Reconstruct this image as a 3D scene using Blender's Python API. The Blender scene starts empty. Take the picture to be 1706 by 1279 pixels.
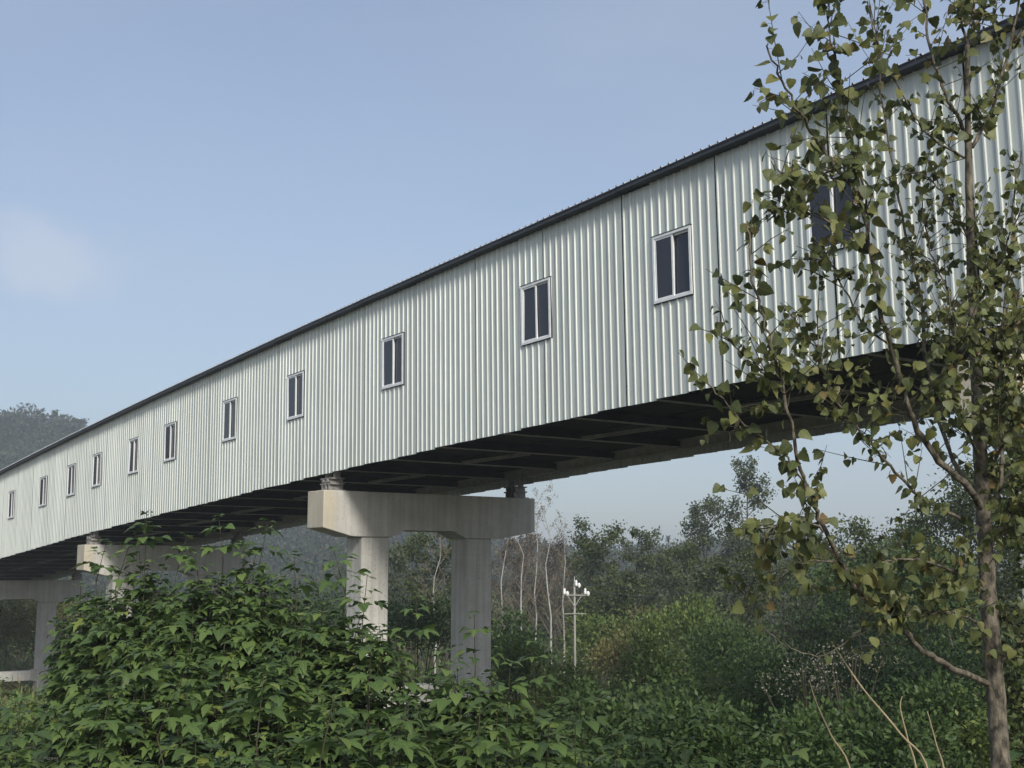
import bpy, math, random
import numpy as np
from mathutils import Matrix, Vector

random.seed(7)
rng = np.random.default_rng(11)
scene = bpy.context.scene
COL = scene.collection
R = math.radians

# ------------------------------------------------------------------ camera
EZ = 8.0                                   # eye height above the valley floor
FPX, PITCH = 2075.5, 0.14786               # focal length in photo pixels, upward tilt
cam_d = bpy.data.cameras.new('camera')
cam_d.sensor_width = 36.0
cam_d.lens = FPX / 1706.0 * 36.0
cam_d.clip_start, cam_d.clip_end = 0.1, 6000.0
cam = bpy.data.objects.new('camera', cam_d)
cam.location = (0, 0, EZ)
cam.rotation_euler = (R(90) + PITCH, 0, 0)
COL.objects.link(cam)
scene.camera = cam

# ------------------------------------------------------------------ light
SUN_AZ, SUN_EL = R(163), R(33)             # azimuth clockwise from +Y (view direction)
sun_dir = Vector((math.sin(SUN_AZ) * math.cos(SUN_EL), math.cos(SUN_AZ) * math.cos(SUN_EL), math.sin(SUN_EL)))
sun_d = bpy.data.lights.new('sun', 'SUN')
sun_d.energy = 2.55
sun_d.angle = R(11)
sun_d.color = (1.0, 0.955, 0.88)
sun = bpy.data.objects.new('sun', sun_d)
sun.rotation_euler = sun_dir.to_track_quat('Z', 'Y').to_euler()
sun.location = (0, -20, 60)
COL.objects.link(sun)

world = bpy.data.worlds.new('World')
scene.world = world
world.use_nodes = True
nt = world.node_tree
for n in list(nt.nodes): nt.nodes.remove(n)
W_out = nt.nodes.new('ShaderNodeOutputWorld')
W_bg = nt.nodes.new('ShaderNodeBackground'); W_bg.inputs['Strength'].default_value = 0.10
sky = nt.nodes.new('ShaderNodeTexSky'); sky.sky_type = 'NISHITA'; sky.sun_disc = False
sky.sun_elevation = SUN_EL; sky.sun_rotation = SUN_AZ
sky.altitude = 100; sky.air_density = 1.0; sky.dust_density = 2.2; sky.ozone_density = 1.5
# thin veil of cloud over the whole sky: soft noise on the direction vector
tc = nt.nodes.new('ShaderNodeTexCoord')
mp = nt.nodes.new('ShaderNodeMapping'); mp.inputs['Scale'].default_value = (1.6, 1.6, 4.5); mp.inputs['Location'].default_value = (0.37, 0.2, 0.1)
cn = nt.nodes.new('ShaderNodeTexNoise'); cn.inputs['Scale'].default_value = 1.5; cn.inputs['Detail'].default_value = 5; cn.inputs['Roughness'].default_value = 0.5
cr = nt.nodes.new('ShaderNodeValToRGB')
cr.color_ramp.elements[0].position = 0.35; cr.color_ramp.elements[0].color = (0.26, 0.26, 0.26, 1)
cr.color_ramp.elements[1].position = 0.75; cr.color_ramp.elements[1].color = (0.5, 0.5, 0.5, 1)
mx = nt.nodes.new('ShaderNodeMix'); mx.data_type = 'RGBA'
mx.inputs['B'].default_value = (3.4, 3.8, 4.65, 1)
L = nt.links.new
L(tc.outputs['Generated'], mp.inputs['Vector']); L(mp.outputs['Vector'], cn.inputs['Vector'])
L(cn.outputs['Fac'], cr.inputs['Fac']); L(cr.outputs['Color'], mx.inputs['Factor'])
L(sky.outputs['Color'], mx.inputs['A'])
# one soft low cloud to the left
dp = nt.nodes.new('ShaderNodeVectorMath'); dp.operation = 'DISTANCE'
_cx, _cy = (78 - 853) / FPX, (639.5 - 432) / FPX
_v = Vector((_cx, math.cos(PITCH) - _cy * math.sin(PITCH), math.sin(PITCH) + _cy * math.cos(PITCH))).normalized()
sc_ = nt.nodes.new('ShaderNodeVectorMath'); sc_.operation = 'MULTIPLY'; sc_.inputs[1].default_value = (1, 1, 1.75)
nz = nt.nodes.new('ShaderNodeTexNoise'); nz.inputs['Scale'].default_value = 22; nz.inputs['Detail'].default_value = 6; nz.inputs['Roughness'].default_value = 0.55
dp.inputs[1].default_value = (_v.x, _v.y, _v.z * 1.75)
ma = nt.nodes.new('ShaderNodeMath'); ma.operation = 'MULTIPLY_ADD'; ma.inputs[1].default_value = -0.10
mr = nt.nodes.new('ShaderNodeMapRange'); mr.interpolation_type = 'SMOOTHSTEP'
mr.inputs['From Min'].default_value = 0.022; mr.inputs['From Max'].default_value = -0.03; mr.inputs['To Min'].default_value = 0; mr.inputs['To Max'].default_value = 0.28
mx2 = nt.nodes.new('ShaderNodeMix'); mx2.data_type = 'RGBA'; mx2.inputs['B'].default_value = (5.8, 5.55, 5.7, 1)
L(tc.outputs['Generated'], sc_.inputs[0]); L(sc_.outputs['Vector'], dp.inputs[0])
L(tc.outputs['Generated'], nz.inputs['Vector'])
L(nz.outputs['Fac'], ma.inputs[0]); L(dp.outputs['Value'], ma.inputs[2])
L(ma.outputs[0], mr.inputs['Value']); L(mr.outputs['Result'], mx2.inputs['Factor'])
L(mx.outputs['Result'], mx2.inputs['A']); L(mx2.outputs['Result'], W_bg.inputs['Color'])
L(W_bg.outputs['Background'], W_out.inputs['Surface'])

scene.view_settings.view_transform = 'Standard'
scene.view_settings.look = 'None'
scene.view_settings.exposure = 0.6
scene.view_settings.gamma = 1.0
scene.view_settings.use_curve_mapping = False
scene.render.engine = 'CYCLES'
scene.cycles.volume_bounces = 2
scene.render.resolution_x, scene.render.resolution_y = 1024, 768

# ------------------------------------------------------------------ helpers
def ray(px, py):
    a, b = (px - 853) / FPX, (639.5 - py) / FPX
    return np.array([a, math.cos(PITCH) - b * math.sin(PITCH), math.sin(PITCH) + b * math.cos(PITCH)])

def at(px, py, Y):
    r = ray(px, py)
    return Vector((r[0] / r[1] * Y, Y, EZ + r[2] / r[1] * Y))

def gz(x, y):
    t = min(max((y - 4) / 58.0, 0), 1)
    z = 6.3 - 5.3 * t
    return z + 0.18 * math.sin(x * 0.31 + 1.3) * math.cos(y * 0.27) * min(1, max(0, y / 12))

def prop(o, label=None, cat=None, group=None, kind=None):
    if label: o['label'] = label
    if cat: o['category'] = cat
    if group: o['group'] = group
    if kind: o['kind'] = kind
    return o

def empty(name, loc=(0, 0, 0), rot=None):
    o = bpy.data.objects.new(name, None); COL.objects.link(o)
    o.location = loc; o.empty_display_size = 0.2
    if rot is not None: o.rotation_euler = rot
    return o

def link(name, me, parent=None, mw=None):
    """new object; mw is given in the parent's space"""
    o = bpy.data.objects.new(name, me); COL.objects.link(o)
    if parent is not None: o.parent = parent
    if mw is not None: o.matrix_local = mw
    return o

def mesh(name, V, F, mat, smooth=False):
    me = bpy.data.meshes.new(name)
    me.from_pydata([tuple(v) for v in V], [], [tuple(f) for f in F])
    if mat: me.materials.append(mat)
    if smooth: me.polygons.foreach_set('use_smooth', [True] * len(me.polygons))
    me.update(); return me

class MB:
    def __init__(s): s.V = []; s.F = []
    def box(s, a, b):
        (x0, y0, z0), (x1, y1, z1) = a, b; n = len(s.V)
        s.V += [(x0, y0, z0), (x1, y0, z0), (x1, y1, z0), (x0, y1, z0), (x0, y0, z1), (x1, y0, z1), (x1, y1, z1), (x0, y1, z1)]
        s.F += [tuple(n + i for i in f) for f in ((0, 3, 2, 1), (4, 5, 6, 7), (0, 1, 5, 4), (1, 2, 6, 5), (2, 3, 7, 6), (3, 0, 4, 7))]
        return s
    def bar(s, p, q, w, h, up=(0, 0, 1)):
        p, q = Vector(p), Vector(q); d = (q - p).normalized(); u = Vector(up)
        x = d.cross(u).normalized() * w / 2; y = x.cross(d).normalized() * h / 2; n = len(s.V)
        for c in (p, q): s.V += [tuple(c - x - y), tuple(c + x - y), tuple(c + x + y), tuple(c - x + y)]
        s.F += [tuple(n + i for i in f) for f in ((0, 3, 2, 1), (4, 5, 6, 7), (0, 1, 5, 4), (1, 2, 6, 5), (2, 3, 7, 6), (3, 0, 4, 7))]
        return s
    def tube(s, pts, rad, k=6):
        pts = [Vector(p) for p in pts]; n0 = len(s.V)
        for i, p in enumerate(pts):
            d = (pts[min(i + 1, len(pts) - 1)] - pts[max(i - 1, 0)]).normalized()
            a = Vector((0, 0, 1)) if abs(d.z) < 0.9 else Vector((1, 0, 0))
            x = d.cross(a).normalized(); y = d.cross(x); r = rad[i] if hasattr(rad, '__len__') else rad
            for j in range(k):
                t = 2 * math.pi * j / k
                s.V.append(tuple(p + (x * math.cos(t) + y * math.sin(t)) * r))
        for i in range(len(pts) - 1):
            for j in range(k):
                a = n0 + i * k + j; b = n0 + i * k + (j + 1) % k
                s.F.append((a, b, b + k, a + k))
        s.F.append(tuple(n0 + j for j in range(k))[::-1]); e = n0 + (len(pts) - 1) * k
        s.F.append(tuple(e + j for j in range(k)))
        return s
    def prism(s, poly, y0, y1):
        """polygon in x,z extruded along y"""
        n = len(s.V); k = len(poly)
        s.V += [(x, y0, z) for x, z in poly] + [(x, y1, z) for x, z in poly]
        s.F.append(tuple(n + i for i in range(k))); s.F.append(tuple(n + k + i for i in range(k))[::-1])
        for i in range(k):
            j = (i + 1) % k; s.F.append((n + j, n + i, n + k + i, n + k + j))
        return s
    def me(s, name, mat, smooth=False): return mesh(name, s.V, s.F, mat, smooth)
    def obj(s, name, mat, parent=None, mw=None, smooth=False): return link(name, s.me(name, mat, smooth), parent, mw)

def fast_mesh(name, V, F3, mat, smooth=True, uv=None):
    """V (n,3) floats, F3 (m,3) ints"""
    me = bpy.data.meshes.new(name)
    n, m = len(V), len(F3)
    me.vertices.add(n); me.vertices.foreach_set('co', np.ascontiguousarray(V, dtype=np.float32).ravel())
    me.loops.add(m * 3); me.loops.foreach_set('vertex_index', np.ascontiguousarray(F3, dtype=np.int32).ravel())
    me.polygons.add(m)
    me.polygons.foreach_set('loop_start', np.arange(0, m * 3, 3, dtype=np.int32))
    me.polygons.foreach_set('loop_total', np.full(m, 3, dtype=np.int32))
    me.polygons.foreach_set('use_smooth', np.full(m, smooth, dtype=bool))
    if uv is not None:
        ul = me.uv_layers.new(name='UVMap')
        ul.data.foreach_set('uv', np.ascontiguousarray(np.asarray(uv)[np.asarray(F3).ravel()], dtype=np.float32).ravel())
    me.materials.append(mat)
    me.update(calc_edges=True)
    return me

def scatter(name, tmpl, Rm, P, S, mat):
    """one mesh of many copies of a template leaf"""
    tv, tf = tmpl
    V = np.einsum('nij,kj->nki', Rm, tv) * S[:, None, None] + P[:, None, :]
    F = tf[None] + (np.arange(len(P)) * len(tv))[:, None, None]
    return fast_mesh(name, V.reshape(-1, 3), F.reshape(-1, 3), mat, uv=np.tile(tv[:, :2], (len(P), 1)))

def frames(Y, N):
    """rotation matrices with local y along Y and local z near N (arrays n,3)"""
    Y = Y / np.linalg.norm(Y, axis=1, keepdims=True)
    X = np.cross(Y, N); X /= np.linalg.norm(X, axis=1, keepdims=True) + 1e-9
    Z = np.cross(X, Y)
    return np.stack([X, Y, Z], axis=2)

def rand_frames(n, down=0.0, flat=0.0):
    Y = rng.normal(size=(n, 3)); Y[:, 2] -= down
    N = rng.normal(size=(n, 3)); N[:, 2] += flat
    return frames(Y, N)

# ------------------------------------------------------------------ materials
def newmat(name):
    m = bpy.data.materials.new(name); m.use_nodes = True
    t = m.node_tree; b = t.nodes['Principled BSDF']
    return m, t, b

def add(t, kind, **kw):
    n = t.nodes.new(kind)
    for k, v in kw.items(): setattr(n, k, v)
    return n

def ramp(t, stops):
    r = add(t, 'ShaderNodeValToRGB'); e = r.color_ramp.elements
    while len(e) > 1: e.remove(e[-1])
    e[0].position = stops[0][0]; e[0].color = (*stops[0][1], 1)
    for p, c in stops[1:]:
        x = e.new(p); x.color = (*c, 1)
    return r

def leaf_mat(name, stops, trans=0.28, rough=0.5, spec=0.3, veins=0.0, edge=None):
    m, t, b = newmat(name)
    g = add(t, 'ShaderNodeNewGeometry'); oi = add(t, 'ShaderNodeObjectInfo')
    a = add(t, 'ShaderNodeMath', operation='ADD'); f = add(t, 'ShaderNodeMath', operation='FRACT')
    t.links.new(g.outputs['Random Per Island'], a.inputs[0]); t.links.new(oi.outputs['Random'], a.inputs[1])
    t.links.new(a.outputs[0], f.inputs[0])
    r = ramp(t, stops); t.links.new(f.outputs[0], r.inputs['Fac'])
    # blotches and veins within the leaf
    tcn = add(t, 'ShaderNodeTexCoord'); no = add(t, 'ShaderNodeTexNoise'); no.inputs['Scale'].default_value = 9; no.inputs['Detail'].default_value = 3
    t.links.new(tcn.outputs['Object'], no.inputs['Vector'])
    mr_ = add(t, 'ShaderNodeMapRange'); mr_.inputs['To Min'].default_value = 0.72; mr_.inputs['To Max'].default_value = 1.28
    t.links.new(no.outputs['Fac'], mr_.inputs['Value'])
    mu = add(t, 'ShaderNodeMix', data_type='RGBA', blend_type='MULTIPLY'); mu.inputs['Factor'].default_value = 1
    t.links.new(r.outputs['Color'], mu.inputs['A']); t.links.new(mr_.outputs['Result'], mu.inputs['B'])
    if veins:
        sx = add(t, 'ShaderNodeSeparateXYZ'); t.links.new(tcn.outputs['UV'], sx.inputs[0])
        ab = add(t, 'ShaderNodeMath', operation='ABSOLUTE'); t.links.new(sx.outputs['X'], ab.inputs[0])
        ml = add(t, 'ShaderNodeMath', operation='MULTIPLY_ADD'); ml.inputs[1].default_value = -0.9
        t.links.new(ab.outputs[0], ml.inputs[0]); t.links.new(sx.outputs['Y'], ml.inputs[2])
        sn = add(t, 'ShaderNodeMath', operation='SINE'); m6 = add(t, 'ShaderNodeMath', operation='MULTIPLY'); m6.inputs[1].default_value = 30
        t.links.new(ml.outputs[0], m6.inputs[0]); t.links.new(m6.outputs[0], sn.inputs[0])
        v1 = add(t, 'ShaderNodeMapRange'); v1.inputs['From Min'].default_value = 0.55; v1.inputs['From Max'].default_value = 1; v1.inputs['To Max'].default_value = veins
        t.links.new(sn.outputs[0], v1.inputs['Value'])
        v2 = add(t, 'ShaderNodeMapRange'); v2.inputs['From Min'].default_value = 0.05; v2.inputs['From Max'].default_value = 0.01; v2.inputs['To Max'].default_value = veins * 1.5
        t.links.new(ab.outputs[0], v2.inputs['Value'])
        vm = add(t, 'ShaderNodeMath', operation='MAXIMUM'); t.links.new(v1.outputs['Result'], vm.inputs[0]); t.links.new(v2.outputs['Result'], vm.inputs[1])
        mv = add(t, 'ShaderNodeMix', data_type='RGBA'); mv.inputs['B'].default_value = (0.19, 0.22, 0.09, 1)
        t.links.new(vm.outputs[0], mv.inputs['Factor']); t.links.new(mu.outputs['Result'], mv.inputs['A']); mu = mv
        # brown insect spots and dry patches, different on every leaf
        n3 = add(t, 'ShaderNodeTexNoise', noise_dimensions='4D'); n3.inputs['Scale'].default_value = 4.5; n3.inputs['Detail'].default_value = 2
        t.links.new(tcn.outputs['UV'], n3.inputs['Vector'])
        w4 = add(t, 'ShaderNodeMath', operation='MULTIPLY'); w4.inputs[1].default_value = 50; t.links.new(f.outputs[0], w4.inputs[0]); t.links.new(w4.outputs[0], n3.inputs['W'])
        v3 = add(t, 'ShaderNodeMapRange'); v3.inputs['From Min'].default_value = 0.66; v3.inputs['From Max'].default_value = 0.74; v3.inputs['To Max'].default_value = 0.75
        t.links.new(n3.outputs['Fac'], v3.inputs['Value'])
        mb = add(t, 'ShaderNodeMix', data_type='RGBA'); mb.inputs['B'].default_value = (*(edge or (0.10, 0.075, 0.03)), 1)
        t.links.new(v3.outputs['Result'], mb.inputs['Factor']); t.links.new(mu.outputs['Result'], mb.inputs['A']); mu = mb
    t.links.new(mu.outputs['Result'], b.inputs['Base Color'])
    b.inputs['Roughness'].default_value = rough; b.inputs['Specular IOR Level'].default_value = spec
    tr = add(t, 'ShaderNodeBsdfTranslucent'); ms = add(t, 'ShaderNodeMixShader'); ms.inputs[0].default_value = trans
    t.links.new(mu.outputs['Result'], tr.inputs['Color'])
    o = t.nodes['Material Output']
    t.links.new(b.outputs[0], ms.inputs[1]); t.links.new(tr.outputs[0], ms.inputs[2]); t.links.new(ms.outputs[0], o.inputs['Surface'])
    return m

def noise_mat(name, c0, c1, scale=4.0, rough=0.8, stretch=(1, 1, 1), bump=0.0, detail=6, metallic=0.0, spec=0.4, lo=0.3, hi=0.7):
    m, t, b = newmat(name)
    tcn = add(t, 'ShaderNodeTexCoord'); mpn = add(t, 'ShaderNodeMapping'); mpn.inputs['Scale'].default_value = stretch
    no = add(t, 'ShaderNodeTexNoise'); no.inputs['Scale'].default_value = scale; no.inputs['Detail'].default_value = detail; no.inputs['Roughness'].default_value = 0.6
    t.links.new(tcn.outputs['Object'], mpn.inputs['Vector']); t.links.new(mpn.outputs['Vector'], no.inputs['Vector'])
    r = ramp(t, [(lo, c0), (hi, c1)]); t.links.new(no.outputs['Fac'], r.inputs['Fac'])
    t.links.new(r.outputs['Color'], b.inputs['Base Color'])
    b.inputs['Roughness'].default_value = rough; b.inputs['Metallic'].default_value = metallic; b.inputs['Specular IOR Level'].default_value = spec
    if bump:
        bp = add(t, 'ShaderNodeBump'); bp.inputs['Strength'].default_value = bump; bp.inputs['Distance'].default_value = 0.02
        t.links.new(no.outputs['Fac'], bp.inputs['Height']); t.links.new(bp.outputs['Normal'], b.inputs['Normal'])
    return m

def sheet_mat():
    m, t, b = newmat('wall_sheet_paint')
    tcn = add(t, 'ShaderNodeTexCoord'); oi = add(t, 'ShaderNodeObjectInfo')
    mpn = add(t, 'ShaderNodeMapping'); mpn.inputs['Scale'].default_value = (9, 9, 0.35)
    ad = add(t, 'ShaderNodeVectorMath', operation='ADD')
    t.links.new(tcn.outputs['Object'], ad.inputs[0]); t.links.new(oi.outputs['Location'], ad.inputs[1])
    t.links.new(ad.outputs[0], mpn.inputs['Vector'])
    no = add(t, 'ShaderNodeTexNoise'); no.inputs['Scale'].default_value = 1.2; no.inputs['Detail'].default_value = 6; no.inputs['Roughness'].default_value = 0.6
    t.links.new(mpn.outputs['Vector'], no.inputs['Vector'])
    r = ramp(t, [(0.25, (0.40, 0.43, 0.40)), (0.5, (0.55, 0.585, 0.545)), (0.8, (0.60, 0.635, 0.595))])
    t.links.new(no.outputs['Fac'], r.inputs['Fac'])
    hs = add(t, 'ShaderNodeHueSaturation')
    mr_ = add(t, 'ShaderNodeMapRange'); mr_.inputs['To Min'].default_value = 0.93; mr_.inputs['To Max'].default_value = 1.06
    t.links.new(oi.outputs['Random'], mr_.inputs['Value']); t.links.new(mr_.outputs['Result'], hs.inputs['Value'])
    t.links.new(r.outputs['Color'], hs.inputs['Color']); t.links.new(hs.outputs['Color'], b.inputs['Base Color'])
    b.inputs['Metallic'].default_value = 0.15; b.inputs['Roughness'].default_value = 0.45
    # slight oil-canning of the thin sheet
    n2 = add(t, 'ShaderNodeTexNoise'); n2.inputs['Scale'].default_value = 1.6; n2.inputs['Detail'].default_value = 2
    t.links.new(ad.outputs[0], n2.inputs['Vector'])
    bp = add(t, 'ShaderNodeBump'); bp.inputs['Strength'].default_value = 0.25; bp.inputs['Distance'].default_value = 0.03
    t.links.new(n2.outputs['Fac'], bp.inputs['Height']); t.links.new(bp.outputs['Normal'], b.inputs['Normal'])
    return m

def concrete_mat(name='concrete', stain=0.45):
    m, t, b = newmat(name)
    tcn = add(t, 'ShaderNodeTexCoord')
    def noise(scale, stretch, detail=6, rough=0.6):
        mpn = add(t, 'ShaderNodeMapping'); mpn.inputs['Scale'].default_value = stretch
        no = add(t, 'ShaderNodeTexNoise'); no.inputs['Scale'].default_value = scale; no.inputs['Detail'].default_value = detail; no.inputs['Roughness'].default_value = rough
        t.links.new(tcn.outputs['Object'], mpn.inputs['Vector']); t.links.new(mpn.outputs['Vector'], no.inputs['Vector']); return no
    base = noise(1.3, (1, 1, 1)); r = ramp(t, [(0.3, (0.42, 0.41, 0.37)), (0.7, (0.56, 0.55, 0.505))])
    t.links.new(base.outputs['Fac'], r.inputs['Fac'])
    st = noise(1.6, (5, 5, 0.22)); rs = ramp(t, [(0.36, (0.5, 0.48, 0.44)), (0.60, (1, 1, 1))])
    t.links.new(st.outputs['Fac'], rs.inputs['Fac'])
    m1 = add(t, 'ShaderNodeMix', data_type='RGBA', blend_type='MULTIPLY'); m1.inputs['Factor'].default_value = 0.38
    t.links.new(r.outputs['Color'], m1.inputs['A']); t.links.new(rs.outputs['Color'], m1.inputs['B'])
    # ochre run-off stain where water drips from the bearing end (cap's local x near its end)
    sx = add(t, 'ShaderNodeSeparateXYZ'); t.links.new(tcn.outputs['Object'], sx.inputs[0])
    nz_ = noise(1.4, (2.5, 2.5, 1.2)); md = add(t, 'ShaderNodeMath', operation='MULTIPLY_ADD'); md.inputs[1].default_value = 1.1
    t.links.new(nz_.outputs['Fac'], md.inputs[0]); t.links.new(sx.outputs['X'], md.inputs[2])
    mo = add(t, 'ShaderNodeMapRange', interpolation_type='SMOOTHSTEP'); mo.inputs['From Min'].default_value = 0.98; mo.inputs['From Max'].default_value = 0.62
    mo.inputs['To Max'].default_value = stain
    t.links.new(md.outputs[0], mo.inputs['Value'])
    m2 = add(t, 'ShaderNodeMix', data_type='RGBA'); m2.inputs['B'].default_value = (0.55, 0.46, 0.29, 1)
    t.links.new(mo.outputs['Result'], m2.inputs['Factor']); t.links.new(m1.outputs['Result'], m2.inputs['A'])
    sp = noise(16, (1, 1, 1), 3); rp = ramp(t, [(0.30, (0.45, 0.43, 0.4)), (0.38, (1, 1, 1))]); t.links.new(sp.outputs['Fac'], rp.inputs['Fac'])
    m3 = add(t, 'ShaderNodeMix', data_type='RGBA', blend_type='MULTIPLY'); m3.inputs['Factor'].default_value = 0.7
    t.links.new(m2.outputs['Result'], m3.inputs['A']); t.links.new(rp.outputs['Color'], m3.inputs['B'])
    t.links.new(m3.outputs['Result'], b.inputs['Base Color'])
    b.inputs['Roughness'].default_value = 0.9; b.inputs['Specular IOR Level'].default_value = 0.25
    bp = add(t, 'ShaderNodeBump'); bp.inputs['Strength'].default_value = 0.35; bp.inputs['Distance'].default_value = 0.02
    t.links.new(sp.outputs['Fac'], bp.inputs['Height']); t.links.new(bp.outputs['Normal'], b.inputs['Normal'])
    return m

M = {}
M['sheet'] = sheet_mat()
M['concrete'] = concrete_mat('stained_cap_concrete')
M['concrete_col'] = concrete_mat('column_concrete', 0.0)
M['roof'] = noise_mat('roof_sheet_paint', (0.36, 0.38, 0.38), (0.55, 0.57, 0.57), 3, 0.4, metallic=0.3)
M['trim'] = noise_mat('eave_trim_paint', (0.02, 0.024, 0.032), (0.045, 0.048, 0.057), 3, 0.5)
M['frame'] = noise_mat('window_frame_paint', (0.68, 0.70, 0.70), (0.78, 0.80, 0.80), 8, 0.4)
M['seal'] = noise_mat('dark_seal', (0.03, 0.03, 0.035), (0.06, 0.06, 0.065), 12, 0.7)
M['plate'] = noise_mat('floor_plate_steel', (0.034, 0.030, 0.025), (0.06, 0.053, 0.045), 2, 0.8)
M['beam'] = noise_mat('beam_steel', (0.34, 0.33, 0.30), (0.52, 0.505, 0.46), 5, 0.6)
M['bearing'] = noise_mat('bearing_steel', (0.16, 0.15, 0.135), (0.34, 0.33, 0.31), 9, 0.6, metallic=0.2)
M['soil'] = noise_mat('soil', (0.03, 0.035, 0.015), (0.075, 0.07, 0.035), 0.6, 0.95, bump=0.6)
M['pole'] = noise_mat('pole_concrete', (0.24, 0.235, 0.21), (0.36, 0.35, 0.32), 5, 0.9, (1, 1, .2))
M['porcelain'] = noise_mat('porcelain', (0.72, 0.72, 0.70), (0.8, 0.8, 0.78), 5, 0.2)
M['cable'] = noise_mat('cable', (0.03, 0.03, 0.03), (0.05, 0.05, 0.05), 5, 0.6)
M['glass'], _t, _b = newmat('window_glass')
_b.inputs['Base Color'].default_value = (0.022, 0.024, 0.034, 1); _b.inputs['Roughness'].default_value = 0.04; _b.inputs['IOR'].default_value = 1.5
_n = add(_t, 'ShaderNodeTexNoise'); _n.inputs['Scale'].default_value = 1.8
_bp = add(_t, 'ShaderNodeBump'); _bp.inputs['Strength'].default_value = 0.04; _bp.inputs['Distance'].default_value = 0.05
_t.links.new(_n.outputs['Fac'], _bp.inputs['Height']); _t.links.new(_bp.outputs['Normal'], _b.inputs['Normal'])
M['poplar_bark'] = noise_mat('poplar_bark', (0.03, 0.026, 0.02), (0.22, 0.19, 0.14), 26, 0.9, (1, 1, .45), bump=1.0, lo=.35, hi=.68)
M['stem_bark'] = noise_mat('shrub_stem_bark', (0.03, 0.03, 0.016), (0.075, 0.065, 0.038), 10, 0.9, (1, 1, .3))
M['dark_bark'] = noise_mat('tree_bark', (0.05, 0.045, 0.035), (0.12, 0.105, 0.085), 3, 0.9, (1, 1, .3))
M['twig'] = noise_mat('bare_twig', (0.13, 0.115, 0.095), (0.24, 0.22, 0.19), 3, 0.9)
M['pale_bark'] = noise_mat('birch_bark', (0.22, 0.205, 0.185), (0.5, 0.48, 0.445), 2, 0.8, (1, 1, .6))
M['cane'] = noise_mat('dry_cane', (0.24, 0.19, 0.11), (0.36, 0.29, 0.17), 6, 0.8)
M['mulberry'] = leaf_mat('broad_leaf', [(0.0, (0.045, 0.085, 0.026)), (0.35, (0.075, 0.130, 0.036)), (0.7, (0.108, 0.178, 0.046)), (0.96, (0.14, 0.205, 0.052)), (0.99, (0.20, 0.25, 0.055))], 0.32, 0.5, 0.3, veins=0.28)
M['mulberry_shaded'] = leaf_mat('broad_leaf_shaded', [(0.0, (0.036, 0.070, 0.026)), (0.4, (0.056, 0.102, 0.034)), (0.8, (0.08, 0.135, 0.042)), (0.97, (0.12, 0.165, 0.046)), (0.99, (0.18, 0.20, 0.05))], 0.28, 0.5, 0.3, veins=0.25)  # darker copy of the broad leaf; shade of the low row put into the colour
M['poplar_leaf'] = leaf_mat('poplar_leaf', [(0.0, (0.05, 0.064, 0.026)), (0.3, (0.08, 0.098, 0.034)), (0.6, (0.115, 0.132, 0.043)), (0.92, (0.175, 0.18, 0.056)), (0.975, (0.15, 0.12, 0.042)), (0.995, (0.17, 0.11, 0.04))], 0.25, 0.5, 0.3, veins=0.22, edge=(0.12, 0.075, 0.03))
M['fine_dark'] = leaf_mat('thicket_leaf_dark', [(0.0, (0.034, 0.062, 0.020)), (0.5, (0.058, 0.10, 0.030)), (1.0, (0.094, 0.142, 0.042))], 0.25)
M['fine_green'] = leaf_mat('thicket_leaf_green', [(0.0, (0.072, 0.11, 0.028)), (0.5, (0.115, 0.165, 0.044)), (1.0, (0.17, 0.22, 0.06))], 0.25)
M['fine_olive'] = leaf_mat('thicket_leaf_olive', [(0.0, (0.10, 0.105, 0.036)), (0.5, (0.155, 0.15, 0.055)), (1.0, (0.225, 0.195, 0.08))], 0.25)
M['fine_yellow'] = leaf_mat('tree_leaf_yellow', [(0.0, (0.07, 0.085, 0.02)), (0.5, (0.13, 0.13, 0.03)), (1.0, (0.2, 0.17, 0.035))], 0.25)
M['tree_dark'] = leaf_mat('tree_leaf_dark', [(0.0, (0.036, 0.052, 0.016)), (0.5, (0.062, 0.084, 0.025)), (1.0, (0.10, 0.118, 0.038))], 0.2)
M['tree_grey'] = leaf_mat('tree_leaf_grey_green', [(0.0, (0.05, 0.066, 0.034)), (0.5, (0.08, 0.10, 0.048)), (1.0, (0.12, 0.135, 0.066))], 0.2)
M['dry'] = leaf_mat('dry_seed_head', [(0.0, (0.10, 0.075, 0.04)), (0.5, (0.18, 0.14, 0.08)), (1.0, (0.26, 0.21, 0.12))], 0.25)
M['pale'] = leaf_mat('pale_flower', [(0.0, (0.12, 0.12, 0.07)), (0.5, (0.22, 0.21, 0.15)), (1.0, (0.36, 0.35, 0.29))], 0.2)
M['forest'] = leaf_mat('hill_forest_leaf', [(0.0, (0.022, 0.034, 0.014)), (0.5, (0.036, 0.050, 0.020)), (0.85, (0.055, 0.062, 0.026)), (1.0, (0.085, 0.065, 0.035))], 0.15)
M['hill'] = noise_mat('hill_soil', (0.022, 0.032, 0.014), (0.05, 0.055, 0.026), 0.05, 0.95)

# ------------------------------------------------------------------ ground and hill
def build_ground():
    xs = np.concatenate([np.linspace(-900, -130, 12), np.linspace(-120, 120, 61), np.linspace(130, 900, 12)])
    ys = np.concatenate([np.linspace(-300, -12, 6), np.linspace(-8, 120, 65), np.linspace(135, 900, 14)])
    V = [(x, y, gz(x, y) if -8 <= y <= 125 and abs(x) < 125 else (6.3 if y < 4 else 1.0)) for y in ys for x in xs]
    n = len(xs); F = [(j * n + i, j * n + i + 1, (j + 1) * n + i + 1, (j + 1) * n + i) for j in range(len(ys) - 1) for i in range(n - 1)]
    prop(link('ground', mesh('ground', V, F, M['soil'], True)), kind='structure')
build_ground()

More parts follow.
